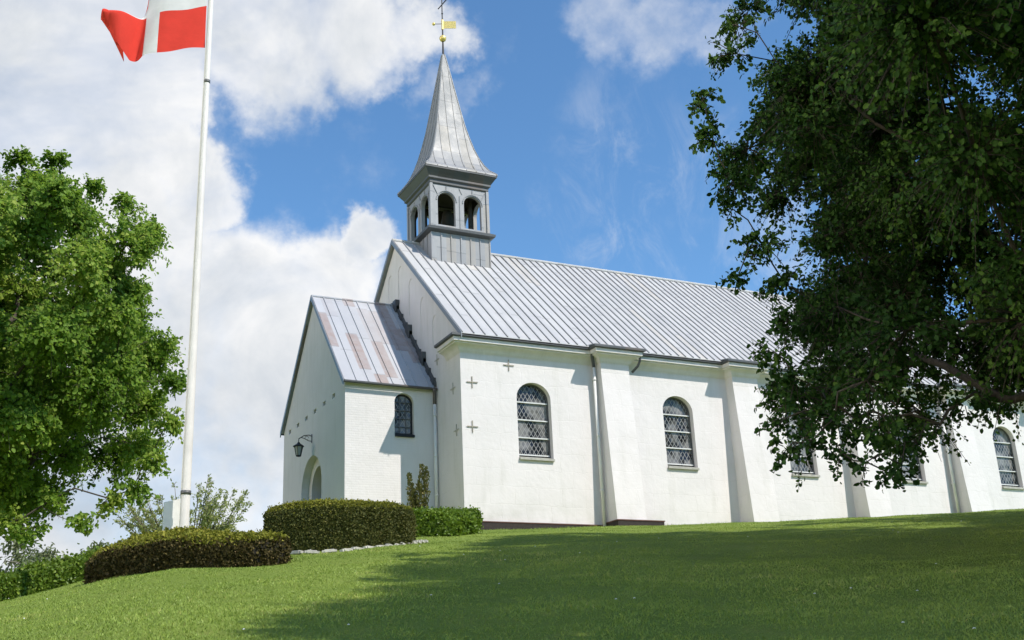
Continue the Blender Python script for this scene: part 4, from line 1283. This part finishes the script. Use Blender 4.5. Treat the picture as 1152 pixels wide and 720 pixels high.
CL_LEFT = arr('-1206,-378,448,84,-1661,-334,313,80,-2344,254,565,90,-1879,514,576,86,-1682,-207,481,78,-1565,253,896,118,-1462,584,576,108,-1666,3,4,100,-1374,404,498,112,-1382,-355,159,73,-2075,10,482,96,-2364,230,850,104,-1427,620,237,86,-2022,567,81,85,-1690,-448,651,108,-1333,227,429,95,-2221,140,775,112,-2042,195,156,73,-1951,-141,782,83,-1554,382,235,70,-1920,253,69,71,-1068,348,512,83,-1842,338,463,81,-1823,141,866,102,-1901,-361,314,105,-1699,-154,1089,117,-1351,132,392,102,-1537,567,794,119,-1717,262,813,91,-2117,72,213,115,-1500,-185,121,110,-1342,97,263,81,-1349,614,460,93,-1487,477,428,83,-1876,-384,148,113,-1996,-520,730,105,-2436,-212,418,74,-1310,584,145,97,-2291,-128,600,115,-1401,281,209,99,-2061,10,969,78,-2289,-299,704,86,-1817,-3,71,107,-1036,487,429,101,-2018,792,447,105,-2171,33,392,98,-2188,-300,645,85,-1506,325,486,105,-1371,27,364,106,-1599,-30,839,116,-1340,449,373,98,-1848,650,898,120,-1682,111,1110,96,-1362,83,733,70,-1278,-89,128,71,-1855,331,1133,104,-2018,-300,418,115,-1485,189,265,74,-1690,455,672,102,-2039,225,756,87,-1166,-57,446,92,-1894,475,464,94,-1832,603,561,86,-2139,179,397,85,-998,415,428,88,-1878,-179,1147,120,-1101,-35,860,73,-2346,97,422,85,-2066,-282,626,85,-1887,548,1060,79,-1653,39,1147,78,-2024,220,400,101,-2170,431,910,102,-1548,399,32,102,-1123,511,743,94,-2209,59,48,73,-1866,-73,1147,86,-1640,505,482,111,-2340,429,407,83,-1636,406,561,70,-1925,-256,955,76,-2282,-83,901,97,-2259,-381,780,117,-1375,-114,329,102,-1228,534,459,73,-1768,-561,430,113,-1497,576,390,114,-1454,-355,179,104,-2269,146,544,103,-1724,-478,176,76,-1322,135,657,87,-1521,-228,658,76,-2044,-175,1033,99,-1758,-403,1030,118,-2125,112,1029,89,-1915,-124,593,92,-1984,263,945,75,-2105,-73,147,89,-2411,-203,718,104,-1971,46,57,88,-1612,-437,566,86,-1520,550,876,101,-1399,-494,739,81,-1518,305,33,75,-1591,214,1070,97,-1948,-582,432,120,-1228,294,606,76,-1383,-203,229,118,-1507,514,89,104,-1115,261,633,106,-2053,525,342,73,-1272,174,208,107,-1273,174,528,101,-2225,29,467,97,-1355,632,761,113,-2277,300,839,108,-1294,340,1014,113,-1737,112,291,119,-1995,580,973,111,-2003,-375,857,114,-1549,-555,653,93,-1336,644,674,116,-1483,242,386,116,-1706,377,315,118,-2032,-428,549,79,-1817,-201,870,119,-2063,362,371,92,-1921,-351,616,78,-1884,-221,458,119,-1858,304,723,86,-1607,807,791,94,-1911,383,1,81,-1773,121,1226,113,-1692,-225,862,113,-2378,247,367,113,-1745,231,224,101,-2039,383,961,118,-1426,-129,77,72,-2209,-17,1007,94,-1588,16,361,86,-1942,776,683,75,-2022,287,-7,80,-2085,86,-7,76,-2489,77,546,96,-2433,341,305,119,-1350,15,260,98,-1361,573,536,103,-1877,21,290,77,-1211,-186,648,82,-1980,-164,899,113,-1978,591,245,116,-1531,102,770,98,-1875,207,844,87,-1769,-424,559,99,-2072,517,1003,90,-2185,188,536,89,-1777,466,28,114,-1895,-467,803,71,-2016,146,742,72,-2006,-389,250,80,-1088,426,598,106,-1510,-99,467,103,-1591,-370,694,117,-1376,-420,745,92,-1953,422,419,86,-1616,-586,777,70,-1899,101,236,72,-1167,415,664,97,-1820,-188,1061,115,-2332,177,987,86,-1886,382,558,106,-1964,30,-44,82,-1378,206,995,90,-1363,739,505,83,-2188,272,917,101,-2025,565,736,76,-1185,89,611,80,-2268,-185,443,90,-1893,-45,370,80,-2090,594,935,115,-1593,-482,640,108,-1645,183,809,117,-1743,228,944,93,-1626,474,1143,101,-1571,-284,93,87,-1392,108,81,90,-1714,770,315,76,-2135,154,1095,104,-1803,428,268,78,-1712,180,869,71,-1944,117,356,112,-1696,-263,555,120,-1416,472,100,79,-2340,-109,683,117,-1355,-379,363,114,-1890,-287,356,89,-1279,231,981,107,-1615,457,16,76,-1249,159,334,99,-2234,392,460,74,-1085,-77,180,85,-1872,49,1113,85,-2462,132,399,108,-2459,19,508,79,-2131,-147,418,103,-1948,-166,375,103,-1111,116,719,75,-1982,818,615,86,-1545,-199,803,73,-1560,-464,382,98,-1240,151,598,82,-1592,379,1177,83,-1369,-496,364,102,-1117,214,211,107,-1248,-345,284,99,-1604,294,1166,73,-1247,-252,253,115,-1753,345,1027,92,-2017,-320,152,70,-1803,522,654,110,-2161,703,723,79,-2118,34,1067,87,-1855,678,382,79,-1157,580,394,80,-1899,595,290,74,-2097,705,648,117,-1180,-312,704,109,-2321,37,500,75,-2191,285,596,110,-1820,-123,905,97,-1329,325,111,109,-1824,-271,942,79,-2020,-137,1144,91,-1583,587,1018,106,-2315,-97,983,72,-2093,476,517,117,-1440,-367,670,105,-2329,28,264,81,-1523,-145,782,84,-1925,432,784,79,-1185,-307,329,89,-1933,501,54,88,-2002,501,291,110,-1543,192,338,108,-1512,593,486,83,-2385,21,578,85,-1707,486,752,77,-2003,240,1012,78,-1302,504,724,106,-2362,476,761,92,-1624,491,915,91,-1558,-392,253,78,-1390,636,393,100,-1932,-95,520,79,-1897,-270,773,94,-2231,528,273,85,-1640,450,830,72,-1733,652,276,73,-1543,274,749,104,-2482,244,337,82,-1567,695,908,103,-1555,504,555,101,-1731,27,-15,76,-2070,124,70,77,-2212,-314,334,97,-1500,-49,-33,95,-1597,476,340,97,-1745,-312,775,119,-2063,-454,338,88,-1200,261,502,85,-1752,310,1158,87,-1553,536,286,90,-1756,-30,137,90,-1591,115,256,80,-1830,-136,343,101,-2108,644,254,101,-1426,13,948,117,-1453,264,673,115,-1964,578,408,103,-1169,-206,518,98,-1074,176,534,90,-2088,645,404,97,-2010,-242,934,82,-1394,35,570,85,-1923,603,577,94,-1428,71,788,82,-1757,-298,169,78,-1593,-608,624,97,-1737,-203,618,104,-1920,-26,939,90,-1768,-486,269,77,-1064,33,481,106,-1686,-456,899,78,-1769,406,1154,101,-1279,-47,751,78,-1577,-528,404,73,-2013,134,-12,101,-1017,505,553,75,-1657,551,732,111,-1322,-536,537,92,-2291,219,367,73,-1814,-451,855,102,-1656,539,861,110,-1166,-210,414,75,-2056,679,582,89,-2153,189,1015,71,-1404,272,1102,92,-2037,556,188,109,-1417,-228,415,87,-1797,618,740,111,-1965,77,280,99,-1707,434,993,78,-1639,-392,406,72,-2506,126,723,120,-2074,-29,853,98,-1165,-152,598,85,-2305,-271,830,99,-1217,241,845,117,-1848,-347,436,75,-1877,-556,342,84,-1440,3,640,102,-1293,-473,501,74,-2182,44,864,114,-1471,326,114,117,-1428,341,254,89,-1425,776,382,100,-1728,-173,-47,99,-2299,-186,319,75,-2127,-245,791,87,-1326,-284,453,119,-1480,7,1075,55,-1377,4,1077,55,-1268,-3,1009,55,-1171,-129,909,55,-1092,-198,804,44,-1061,-261,440,55,-1031,-266,322,55,-1030,-266,204,55,-1066,-260,102,50,-1107,-254,14,50,-1242,-297,-94,38,-1366,-229,-99,44,-1412,-227,-76,44,-1174,-246,-12,50,-1130,-193,719,44,-1308,-233,-15,44')
CL_BEYOND = arr('790,-1938,485,143,1768,-1744,60,117,1554,-1742,1025,112,1856,-2034,-19,140,1251,-1490,332,138,1397,-2234,-159,132,1124,-2003,454,93,1106,-1706,-102,145,1541,-2108,1049,111,1262,-2124,854,145,950,-1480,314,125,925,-1802,835,90,1469,-2491,142,116,1328,-1657,23,134,1317,-1418,103,110,1871,-1732,-77,100,1802,-2197,280,135,1720,-1418,154,146,1138,-2461,437,116,1199,-1562,661,115,1863,-2274,695,112,1640,-1345,334,102,1476,-1499,472,147,1643,-2201,910,130,2062,-1925,378,122,1684,-1380,640,138,1541,-1617,948,100,1540,-1437,-9,109,1809,-1664,11,92,1264,-1426,769,126,1832,-1699,642,129,1661,-1666,-3,92,1202,-1843,-135,105,1503,-1349,345,92,981,-1951,412,106,1417,-2044,-229,107,1123,-1748,869,128,1336,-1623,219,142,1092,-2191,617,100,1804,-1567,240,95,2049,-1922,197,124,1572,-2301,329,126,1932,-1574,57,148,1717,-2184,121,122,1504,-2176,791,144,1695,-1695,282,93,1264,-2054,-3,122,1462,-2234,203,143,2021,-2159,484,130,1592,-2052,703,129,1179,-2060,-120,149,841,-1960,194,99,1468,-1942,10,121,1728,-1993,796,135,1398,-1896,-120,148,1215,-2337,837,114,1574,-2353,-29,93,1306,-2198,521,93,1528,-1484,258,115,2018,-1752,625,96,1112,-1798,394,116,1225,-1704,318,134,938,-2238,210,118,1346,-1679,-154,100,1361,-2095,768,101,1104,-1838,554,136,1486,-1844,923,111,1339,-2125,127,93,1708,-1745,402,102,1892,-1764,375,133,1127,-1937,-148,115,1684,-1638,769,100,1999,-2298,455,143,883,-1674,189,92,1514,-1570,101,123,1046,-2407,697,142,1083,-1481,262,111,1238,-1305,417,126,1664,-2286,225,111,1549,-2052,-223,105,1987,-1583,646,114,1682,-2284,805,102,1771,-2278,-160,139,1813,-2273,116,132,964,-2095,364,120,2019,-1583,411,121,1429,-2439,375,101,1530,-2373,886,102,1009,-2232,552,128,1586,-2001,-16,141,1750,-2157,539,131,1001,-1620,-42,92,1362,-2522,638,126,1322,-2379,677,91,1384,-1324,380,142,1522,-2351,678,124,1036,-1827,227,138,1871,-1909,374,109,1948,-1477,481,120,1358,-2236,826,126,1578,-1368,454,133,2076,-2080,236,149,1979,-2255,176,91,1145,-1826,964,128,1667,-2183,-259,108,1379,-1729,142,107,1213,-1995,672,134,1698,-1512,521,122,1536,-1622,487,109,1154,-2108,119,100')

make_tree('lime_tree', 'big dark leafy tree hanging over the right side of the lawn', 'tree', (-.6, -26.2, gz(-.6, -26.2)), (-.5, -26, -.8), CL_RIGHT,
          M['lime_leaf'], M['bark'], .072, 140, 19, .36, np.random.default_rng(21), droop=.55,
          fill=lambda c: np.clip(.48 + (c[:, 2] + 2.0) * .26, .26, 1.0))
make_tree('lime_tree', 'second dark tree showing through behind the big overhanging tree', 'tree', (14.5, -19.5, gz(14.5, -19.5)), (14.4, -19.4, .4), CL_BEYOND,
          M['lime_leaf'], M['bark'], .15, 40, 13, .36, np.random.default_rng(22), droop=.5)
make_tree('maple_tree', 'sunlit bright green broadleaf tree left of the flagpole', 'tree', (-17.6, 1.2, gz(-17.6, 1.2)), (-17.5, 1.2, .4), CL_LEFT,
          M['maple_leaf'], M['bark'], .115, 120, 16, .42, np.random.default_rng(23), droop=.35)

# pale open shrub behind the flagpole
rs = np.random.default_rng(31)


def fan_shrub(name, label, cat, x, y, z, n, height, spread, leafmat, leaf, per, rng, stem_r=.03, ratio=1.0, shape='long', group=None):
    root = empty(name, (x, y, z))
    tag(root, label, cat, group)
    b = MB()
    PP, DD, NN = [], [], []
    for i in range(n):
        a = rng.uniform(0, 2 * math.pi)
        e = spread * math.sqrt(rng.uniform(0.02, 1))
        tip = np.array([x + e * math.cos(a), y + e * math.sin(a), z + height * (1 - .45 * (e / spread) ** 2) * rng.uniform(.8, 1.05)])
        st = np.array([x + .18 * math.cos(a) * e, y + .18 * math.sin(a) * e, z - .1])
        md = (st + tip) / 2 + np.array([.12 * e * math.cos(a), .12 * e * math.sin(a), .1])
        pts = [st * (1 - t) ** 2 + 2 * md * t * (1 - t) + tip * t * t for t in np.linspace(0, 1, 7)]
        b.tube(pts, [stem_r * (1 - .8 * t) for t in np.linspace(0, 1, 7)], 5)
        for s_ in range(int(9 * ratio)):
            t = rng.uniform(.25, .98)
            o = st * (1 - t) ** 2 + 2 * md * t * (1 - t) + tip * t * t
            g = rng.normal(size=3) * .7 + np.array([math.cos(a), math.sin(a), 1.1])
            g /= np.linalg.norm(g)
            ln = rng.uniform(.25, .75) * (1.15 - t) * height * .30
            en = o + g * ln
            b.tube([o, (o + en) / 2 + np.array([0, 0, .02]), en], [.008, .006, .003], 4)
            kk = int(per * max(ln, .15))
            tt = rng.uniform(.1, 1, kk)
            PP.append(o + (en - o) * tt[:, None] + rng.normal(size=(kk, 3)) * leaf * .4)
            DD.append(np.tile(g, (kk, 1)) * .7 + rng.normal(size=(kk, 3)) * .6)
            NN.append(rng.normal(size=(kk, 3)) + np.array([0, 0, .7]))
    child(b.build('stem', M['palebark'], None, True), root)
    P = np.concatenate(PP)
    N = len(P)
    cr_ = leaf_object('foliage', P, np.concatenate(DD), np.concatenate(NN), leaf * rng.uniform(.6, 1.2, N), np.clip(rng.normal(.5, .22, N), 0, 1), leafmat, shape=shape)
    child(cr_, root)
    return root


def polar(azd, D):
    return CAM.x + D * math.sin(math.radians(azd)), CAM.y + D * math.cos(math.radians(azd))


x, y = polar(10.6, 37.5)
fan_shrub('willow_shrub', 'pale open young willow behind the flagpole and brown hedge', 'shrub', x, y, gz(x, y) - .3, 46, 2.75, 2.35, M['pale_leaf'], .11, 58, rs, ratio=1.6)

# distant trees beyond the green hedge, each its own crown
far = [(.6, 92, 8.6, 4.6, 'grey green distant tree at the left picture edge under the big crown'),
       (2.9, 86, 10.8, 4.6, 'drooping pale distant tree left of centre above the green hedge'),
       (5.0, 95, 11.8, 5.0, 'tallest drooping distant tree above the middle of the green hedge'),
       (7.0, 105, 11.6, 4.4, 'smaller rounded distant tree beside the end of the brown hedge')]
for i, (azd, D, top, rr, lab) in enumerate(far):
    x, y = polar(azd, D)
    z = gz(x, y)
    tz = CAM.z + D * (.150 + .008 * (i % 3))
    rg = np.random.default_rng(40 + i)
    n = 26
    g = unit(rg.normal(size=(n, 3)))
    sc = rg.uniform(.5, 1, n) ** .5
    hh = (tz - z)
    cl = np.stack([x + g[:, 0] * rr * sc, y + g[:, 1] * rr * sc, z + hh * .58 + g[:, 2] * hh * .36 * sc, rg.uniform(1.1, 1.9, n)], 1)
    make_tree('distant_tree', lab, 'tree', (x, y, z), (x, y, z + hh * .3), cl, M['far_leaf'], M['palebark'], .42, 14, 9, .28, rg,
              group='distant trees beyond the hedge', droop=.9, shape='long')


# ------------------------------------------------------------------ hedges and bushes
def hedge(name, label, cat, path, width, heights, mats, leaf, count, rng, group=None, ex=8, cross=5, shape='spray', topmat=True, rough=.06, flare=.0, topband=.78):
    """clipped hedge along a curved path: inner twigs plus a shell of foliage"""
    path = np.array(path, float)
    c0 = path.mean(0)
    sg0 = np.concatenate([[0], np.cumsum(np.linalg.norm(np.diff(path, axis=0), axis=1))])
    fine_ = np.linspace(0, sg0[-1], 61)
    path = np.stack([np.interp(fine_, sg0, path[:, k]) for k in (0, 1)], 1)
    for _ in range(60):
        path[1:-1] = .5 * path[1:-1] + .25 * (path[:-2] + path[2:])
    root = empty(name, (c0[0], c0[1], gz(c0[0], c0[1])))
    tag(root, label, cat, group)
    seg = np.concatenate([[0], np.cumsum(np.linalg.norm(np.diff(path, axis=0), axis=1))])
    tot = seg[-1]

    def surf(v, th, inset=0.0):
        """v in -1..1 along, th in 0..pi across (0 = right foot, pi = left foot)"""
        s = (v + 1) / 2 * tot
        px = np.interp(s, seg, path[:, 0])
        py = np.interp(s, seg, path[:, 1])
        e = .02 * tot
        tx = np.interp(np.minimum(s + e, tot), seg, path[:, 0]) - np.interp(np.maximum(s - e, 0), seg, path[:, 0])
        ty = np.interp(np.minimum(s + e, tot), seg, path[:, 1]) - np.interp(np.maximum(s - e, 0), seg, path[:, 1])
        l = np.hypot(tx, ty)
        nx, ny_ = ty / l, -tx / l
        h = np.interp((v + 1) / 2, np.linspace(0, 1, len(heights)), heights) - inset
        endc = np.maximum(1 - np.abs(v) ** ex, 0) ** (1 / ex)
        c_, s_ = np.cos(th), np.sin(th)
        rr = (np.abs(c_) ** cross + np.abs(s_) ** cross) ** (-1 / cross)
        uu = rr * c_ * (width / 2 - inset) * endc
        zz = np.clip(rr * s_, 0, None) * h * (endc ** .25)
        uu = uu * (1 + flare * (zz / np.maximum(h, .01)))
        X = px + nx * uu
        Y = py + ny_ * uu
        lump = rough * (np.sin(X * 2.9 + 1.3 * np.sin(Y * 2.1)) * np.sin(Y * 3.3 + zz * 2.5) + .6 * np.sin(X * 7.1 + Y * 5.3 + zz * 6))
        Z = ground_z(X, Y) + zz + lump * .5 * (zz > .1)
        return np.stack([X + nx * lump * c_, Y + ny_ * lump * c_, Z], -1), zz / np.maximum(h, .01)

    vv = np.sin(np.linspace(-1, 1, 60) * math.pi / 2)
    tt = np.linspace(0, math.pi, 26)
    V, T = np.meshgrid(vv, tt, indexing='ij')
    Pc, _ = surf(V, T, leaf * 1.1)
    nn, mm_ = V.shape
    idx = np.arange(nn * mm_).reshape(nn, mm_)
    fq = np.stack([idx[:-1, :-1], idx[1:, :-1], idx[1:, 1:], idx[:-1, 1:]], -1).reshape(-1, 4)
    core = raw_mesh('stem', Pc.reshape(-1, 3), fq, M['core'], smooth=True)
    child(core, root)
    # foliage scattered evenly over the surface
    Po, rel = surf(V, T)
    A = Po.reshape(-1, 3)
    t1 = A[fq]
    fn = np.cross(t1[:, 2] - t1[:, 0], t1[:, 3] - t1[:, 1])
    ar_ = np.linalg.norm(fn, axis=1) + 1e-9
    cen_all = A.mean(0)
    pick = rng.choice(len(fq), count, p=ar_ / ar_.sum())
    a, b_ = rng.uniform(size=(2, count))
    q_ = t1[pick]
    P = (q_[:, 0] * ((1 - a) * (1 - b_))[:, None] + q_[:, 1] * (a * (1 - b_))[:, None] + q_[:, 2] * (a * b_)[:, None] + q_[:, 3] * ((1 - a) * b_)[:, None])
    n = unit(fn[pick])
    ctr = np.stack([np.interp(P[:, 0], *((path[np.argsort(path[:, 0])]).T)), P[:, 1], P[:, 2]], 1)
    flip = np.where(((P - cen_all) * n).sum(1) < 0, -1, 1)
    n = n * flip[:, None]
    relp = rel.reshape(-1)[fq[pick]].mean(1)
    stray = (rng.uniform(size=count) < .05) * rng.uniform(0, 1.4, count) * leaf
    P = P + n * (stray - rng.exponential(.5, count) * leaf)[:, None]
    d = unit(n * .25 + np.array([0, 0, .35]) + rng.normal(size=(count, 3)) * .8)
    nr_ = unit(rng.normal(size=(count, 3)) * .5 + n * 1.0 + np.array([0, 0, .25]))
    tint = np.clip(rng.normal(.45, .22, count), 0, 1)
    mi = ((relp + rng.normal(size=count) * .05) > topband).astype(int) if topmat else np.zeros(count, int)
    fo = leaf_object('foliage', P, d, nr_, leaf * rng.uniform(.5, 1.3, count), tint, mats, mi if topmat else None, shape=shape)
    child(fo, root)
    return root


rh = np.random.default_rng(50)
# brown hedge in front of the flagpole
hx0, hy0 = polar(7.1, 22.3)
hx1, hy1 = polar(14.4, 19.2)
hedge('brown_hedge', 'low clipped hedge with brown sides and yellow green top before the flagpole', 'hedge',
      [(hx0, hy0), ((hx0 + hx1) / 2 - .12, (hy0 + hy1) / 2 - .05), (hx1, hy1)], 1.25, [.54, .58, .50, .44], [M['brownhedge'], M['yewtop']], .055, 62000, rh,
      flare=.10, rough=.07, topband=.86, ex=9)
# tall clipped yew hedge by the porch, rounded in plan
yp = [polar(15.2, 24.4), polar(16.6, 23.6), polar(18.4, 23.6), polar(19.5, 24.3), polar(20.05, 25.3)]
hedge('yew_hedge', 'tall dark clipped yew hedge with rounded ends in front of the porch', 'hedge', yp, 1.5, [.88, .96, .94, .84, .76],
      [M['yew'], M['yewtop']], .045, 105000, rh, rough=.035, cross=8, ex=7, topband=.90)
# fresh green low bush at the church corner
gp = [polar(21.2, 31.0), polar(22.8, 30.6), polar(24.3, 31.4)]
hedge('privet_bush', 'low fresh green clipped bush at the church corner', 'bush', gp, 1.3, [.60, .68, .64], [M['privet'], M['privet']], .075, 15000, rh,
      rough=.09, cross=4, ex=5, shape='round', topmat=False)
# green hedge along the far left edge of the mound
lp = [polar(-3.0, 27.0), polar(2.4, 28.2), polar(5.0, 29.4), polar(7.6, 31.0)]
hedge('beech_hedge', 'long bright green leafy hedge along the left edge of the lawn', 'hedge', lp, 1.0, [.56, .56, .55, .54], [M['laurel'], M['laurel']], .085, 42000, rh,
      rough=.03, cross=8, ex=12, shape='round', topmat=False)

# small upright conifer with several spires, behind the privet
x, y = polar(21.75, 33.0)
z = gz(x, y)
cf = empty('columnar_yew', (x, y, z))
tag(cf, 'thin upright columnar shrub with several spires against the shaded porch wall', 'shrub')
rc = np.random.default_rng(61)
b = MB()
PP, DD = [], []
for dx, dy, h, r in ((-.26, 0, 1.75, .10), (-.12, .1, 1.45, .09), (.02, -.05, 1.5, .10), (.16, .05, 2.05, .11), (.27, -.05, 1.95, .09), (-.02, .15, 1.1, .10)):
    b.tube([(x + dx * .7, y + dy, z - .1), (x + dx, y + dy, z + h * .9)], [.025, .006], 6)
    n = 420
    t = rc.uniform(.12, 1, n)
    a = rc.uniform(0, 2 * math.pi, n)
    rr = r * np.sin(np.pi * np.clip(t, .05, .98)) ** .4 * rc.uniform(.4, 1, n) * (1 + .3 * np.sin(t * 22 + dx * 30))
    PP.append(np.stack([x + dx * (.7 + .3 * t) + rr * np.cos(a), y + dy + rr * np.sin(a), z + h * t], 1))
    DD.append(np.stack([np.cos(a) * .5, np.sin(a) * .5, np.full(n, 1.0)], 1))
child(b.build('stem', M['bark']), cf)
P = np.concatenate(PP)
n = len(P)
child(leaf_object('foliage', P, np.concatenate(DD) + rc.normal(size=(n, 3)) * .25, rc.normal(size=(n, 3)), .07 * rc.uniform(.6, 1.3, n),
                  np.clip(rc.normal(.75, .2, n), 0, 1), M['yew'], shape='spray'), cf)

# pale edging stones along the foot of the yew hedge
epath = [polar(14.3, 22.9), polar(16.0, 22.3), polar(18.2, 22.35), polar(20.3, 23.3), polar(21.6, 24.7), polar(22.2, 25.8)]
ep = np.array(epath)
sg_ = np.concatenate([[0], np.cumsum(np.linalg.norm(np.diff(ep, axis=0), axis=1))])
stone0 = None
for i, s in enumerate(np.arange(.1, sg_[-1], .33)):
    sx, sy = np.interp(s, sg_, ep[:, 0]), np.interp(s, sg_, ep[:, 1])
    sx2, sy2 = np.interp(s + .1, sg_, ep[:, 0]), np.interp(s + .1, sg_, ep[:, 1])
    if stone0 is None:
        bm = bmesh.new()
        bmesh.ops.create_cube(bm, size=1)
        bmesh.ops.bevel(bm, geom=bm.edges[:], offset=.18, segments=2, affect='EDGES')
        for v in bm.verts:
            v.co = Vector((v.co.x * .29 * (1 + .1 * math.sin(v.co.y * 9)), v.co.y * .12, v.co.z * .07))
        me = bpy.data.meshes.new('edging_stone')
        bm.to_mesh(me)
        bm.free()
        me.materials.append(M['stone'])
        st_ = stone0 = bpy.data.objects.new('edging_stone', me)
        tag(st_, 'small pale edging stone in the row along the foot of the tall yew hedge', 'stone', 'edging stones at the foot of the yew hedge')
    else:
        st_ = stone0.copy()
    COL.objects.link(st_)
    st_.location = (sx, sy, gz(sx, sy) + .012)
    st_.rotation_euler = (rh.uniform(-.15, .15), rh.uniform(-.12, .12), math.atan2(sy2 - sy, sx2 - sx) + rh.uniform(-.12, .12))

# ------------------------------------------------------------------ lawn grass and daisies
rg = np.random.default_rng(70)
NB = 560000
Dg = 7.0 * (52.0 / 7.0) ** rg.uniform(size=NB)
azg = rg.uniform(-8, 60, NB)
gx = CAM.x + Dg * np.sin(np.radians(azg))
gy = CAM.y + Dg * np.cos(np.radians(azg))
keep = (gy < -.15)
gx, gy, Dg = gx[keep], gy[keep], Dg[keep]
N = len(gx)
gzv = ground_z(gx, gy) + .03 * np.sin(gx * 1.3 + 1.7 * np.sin(gy * .8)) * np.sin(gy * 1.1 + .6) - .006
base = np.stack([gx, gy, gzv], 1)
ang = rg.uniform(0, 2 * math.pi, N)
lean = rg.normal(size=(N, 2)) * .55
def vnoise(x, y, s, seed):
    g_ = np.random.default_rng(seed).uniform(-1, 1, (256, 256))
    fx, fy = x * s, y * s
    ix, iy = np.floor(fx).astype(int), np.floor(fy).astype(int)
    tx, ty = fx - ix, fy - iy
    tx, ty = tx * tx * (3 - 2 * tx), ty * ty * (3 - 2 * ty)
    g00, g10 = g_[ix % 256, iy % 256], g_[(ix + 1) % 256, iy % 256]
    g01, g11 = g_[ix % 256, (iy + 1) % 256], g_[(ix + 1) % 256, (iy + 1) % 256]
    return (g00 * (1 - tx) + g10 * tx) * (1 - ty) + (g01 * (1 - tx) + g11 * tx) * ty


patch = .5 * vnoise(gx, gy, .45, 1) + .45 * vnoise(gx, gy, 1.4, 2) + .45 * vnoise(gx, gy, 4.0, 3)
hgt = rg.uniform(.014, .034, N) * (1 + .5 * patch) * np.where(gy > -.55, 2.6, 1.0)
wid = rg.uniform(.004, .008, N) * (1 + Dg / 40)
sd_ = np.stack([np.cos(ang), np.sin(ang), np.zeros(N)], 1) * wid[:, None]
tip = base + np.stack([lean[:, 0] * hgt, lean[:, 1] * hgt, hgt], 1)
gvv = np.stack([base - sd_, base + sd_, tip], 1).reshape(-1, 3)
gf = np.arange(3 * N).reshape(-1, 3)
tint = np.clip(.45 + .42 * patch + rg.normal(size=N) * .15, 0, 1)
grass = raw_mesh('grass', gvv, gf, M['blade'], tint)
tag(grass, 'short mown grass covering the mound', 'grass', kind='stuff')

nd = 40
Dd = rg.uniform(9, 30, nd)
ad = rg.uniform(0, 52, nd)
dx_, dy_ = CAM.x + Dd * np.sin(np.radians(ad)), CAM.y + Dd * np.cos(np.radians(ad))
b = MB()
for x, y in zip(dx_, dy_):
    if y > -1:
        continue
    z = gz(x, y) + .045
    b.add([(x, y, z + .012)] + [(x + .014 * math.cos(i * math.pi / 4), y + .014 * math.sin(i * math.pi / 4), z + (.006 if i % 2 else 0)) for i in range(8)],
          [(0, 1 + i, 1 + (i + 1) % 8) for i in range(8)])
dz = b.build('daisies', M['petal'])
tag(dz, 'white daisies scattered in the lawn', 'flowers', kind='stuff')
bpy.context.view_layer.update()
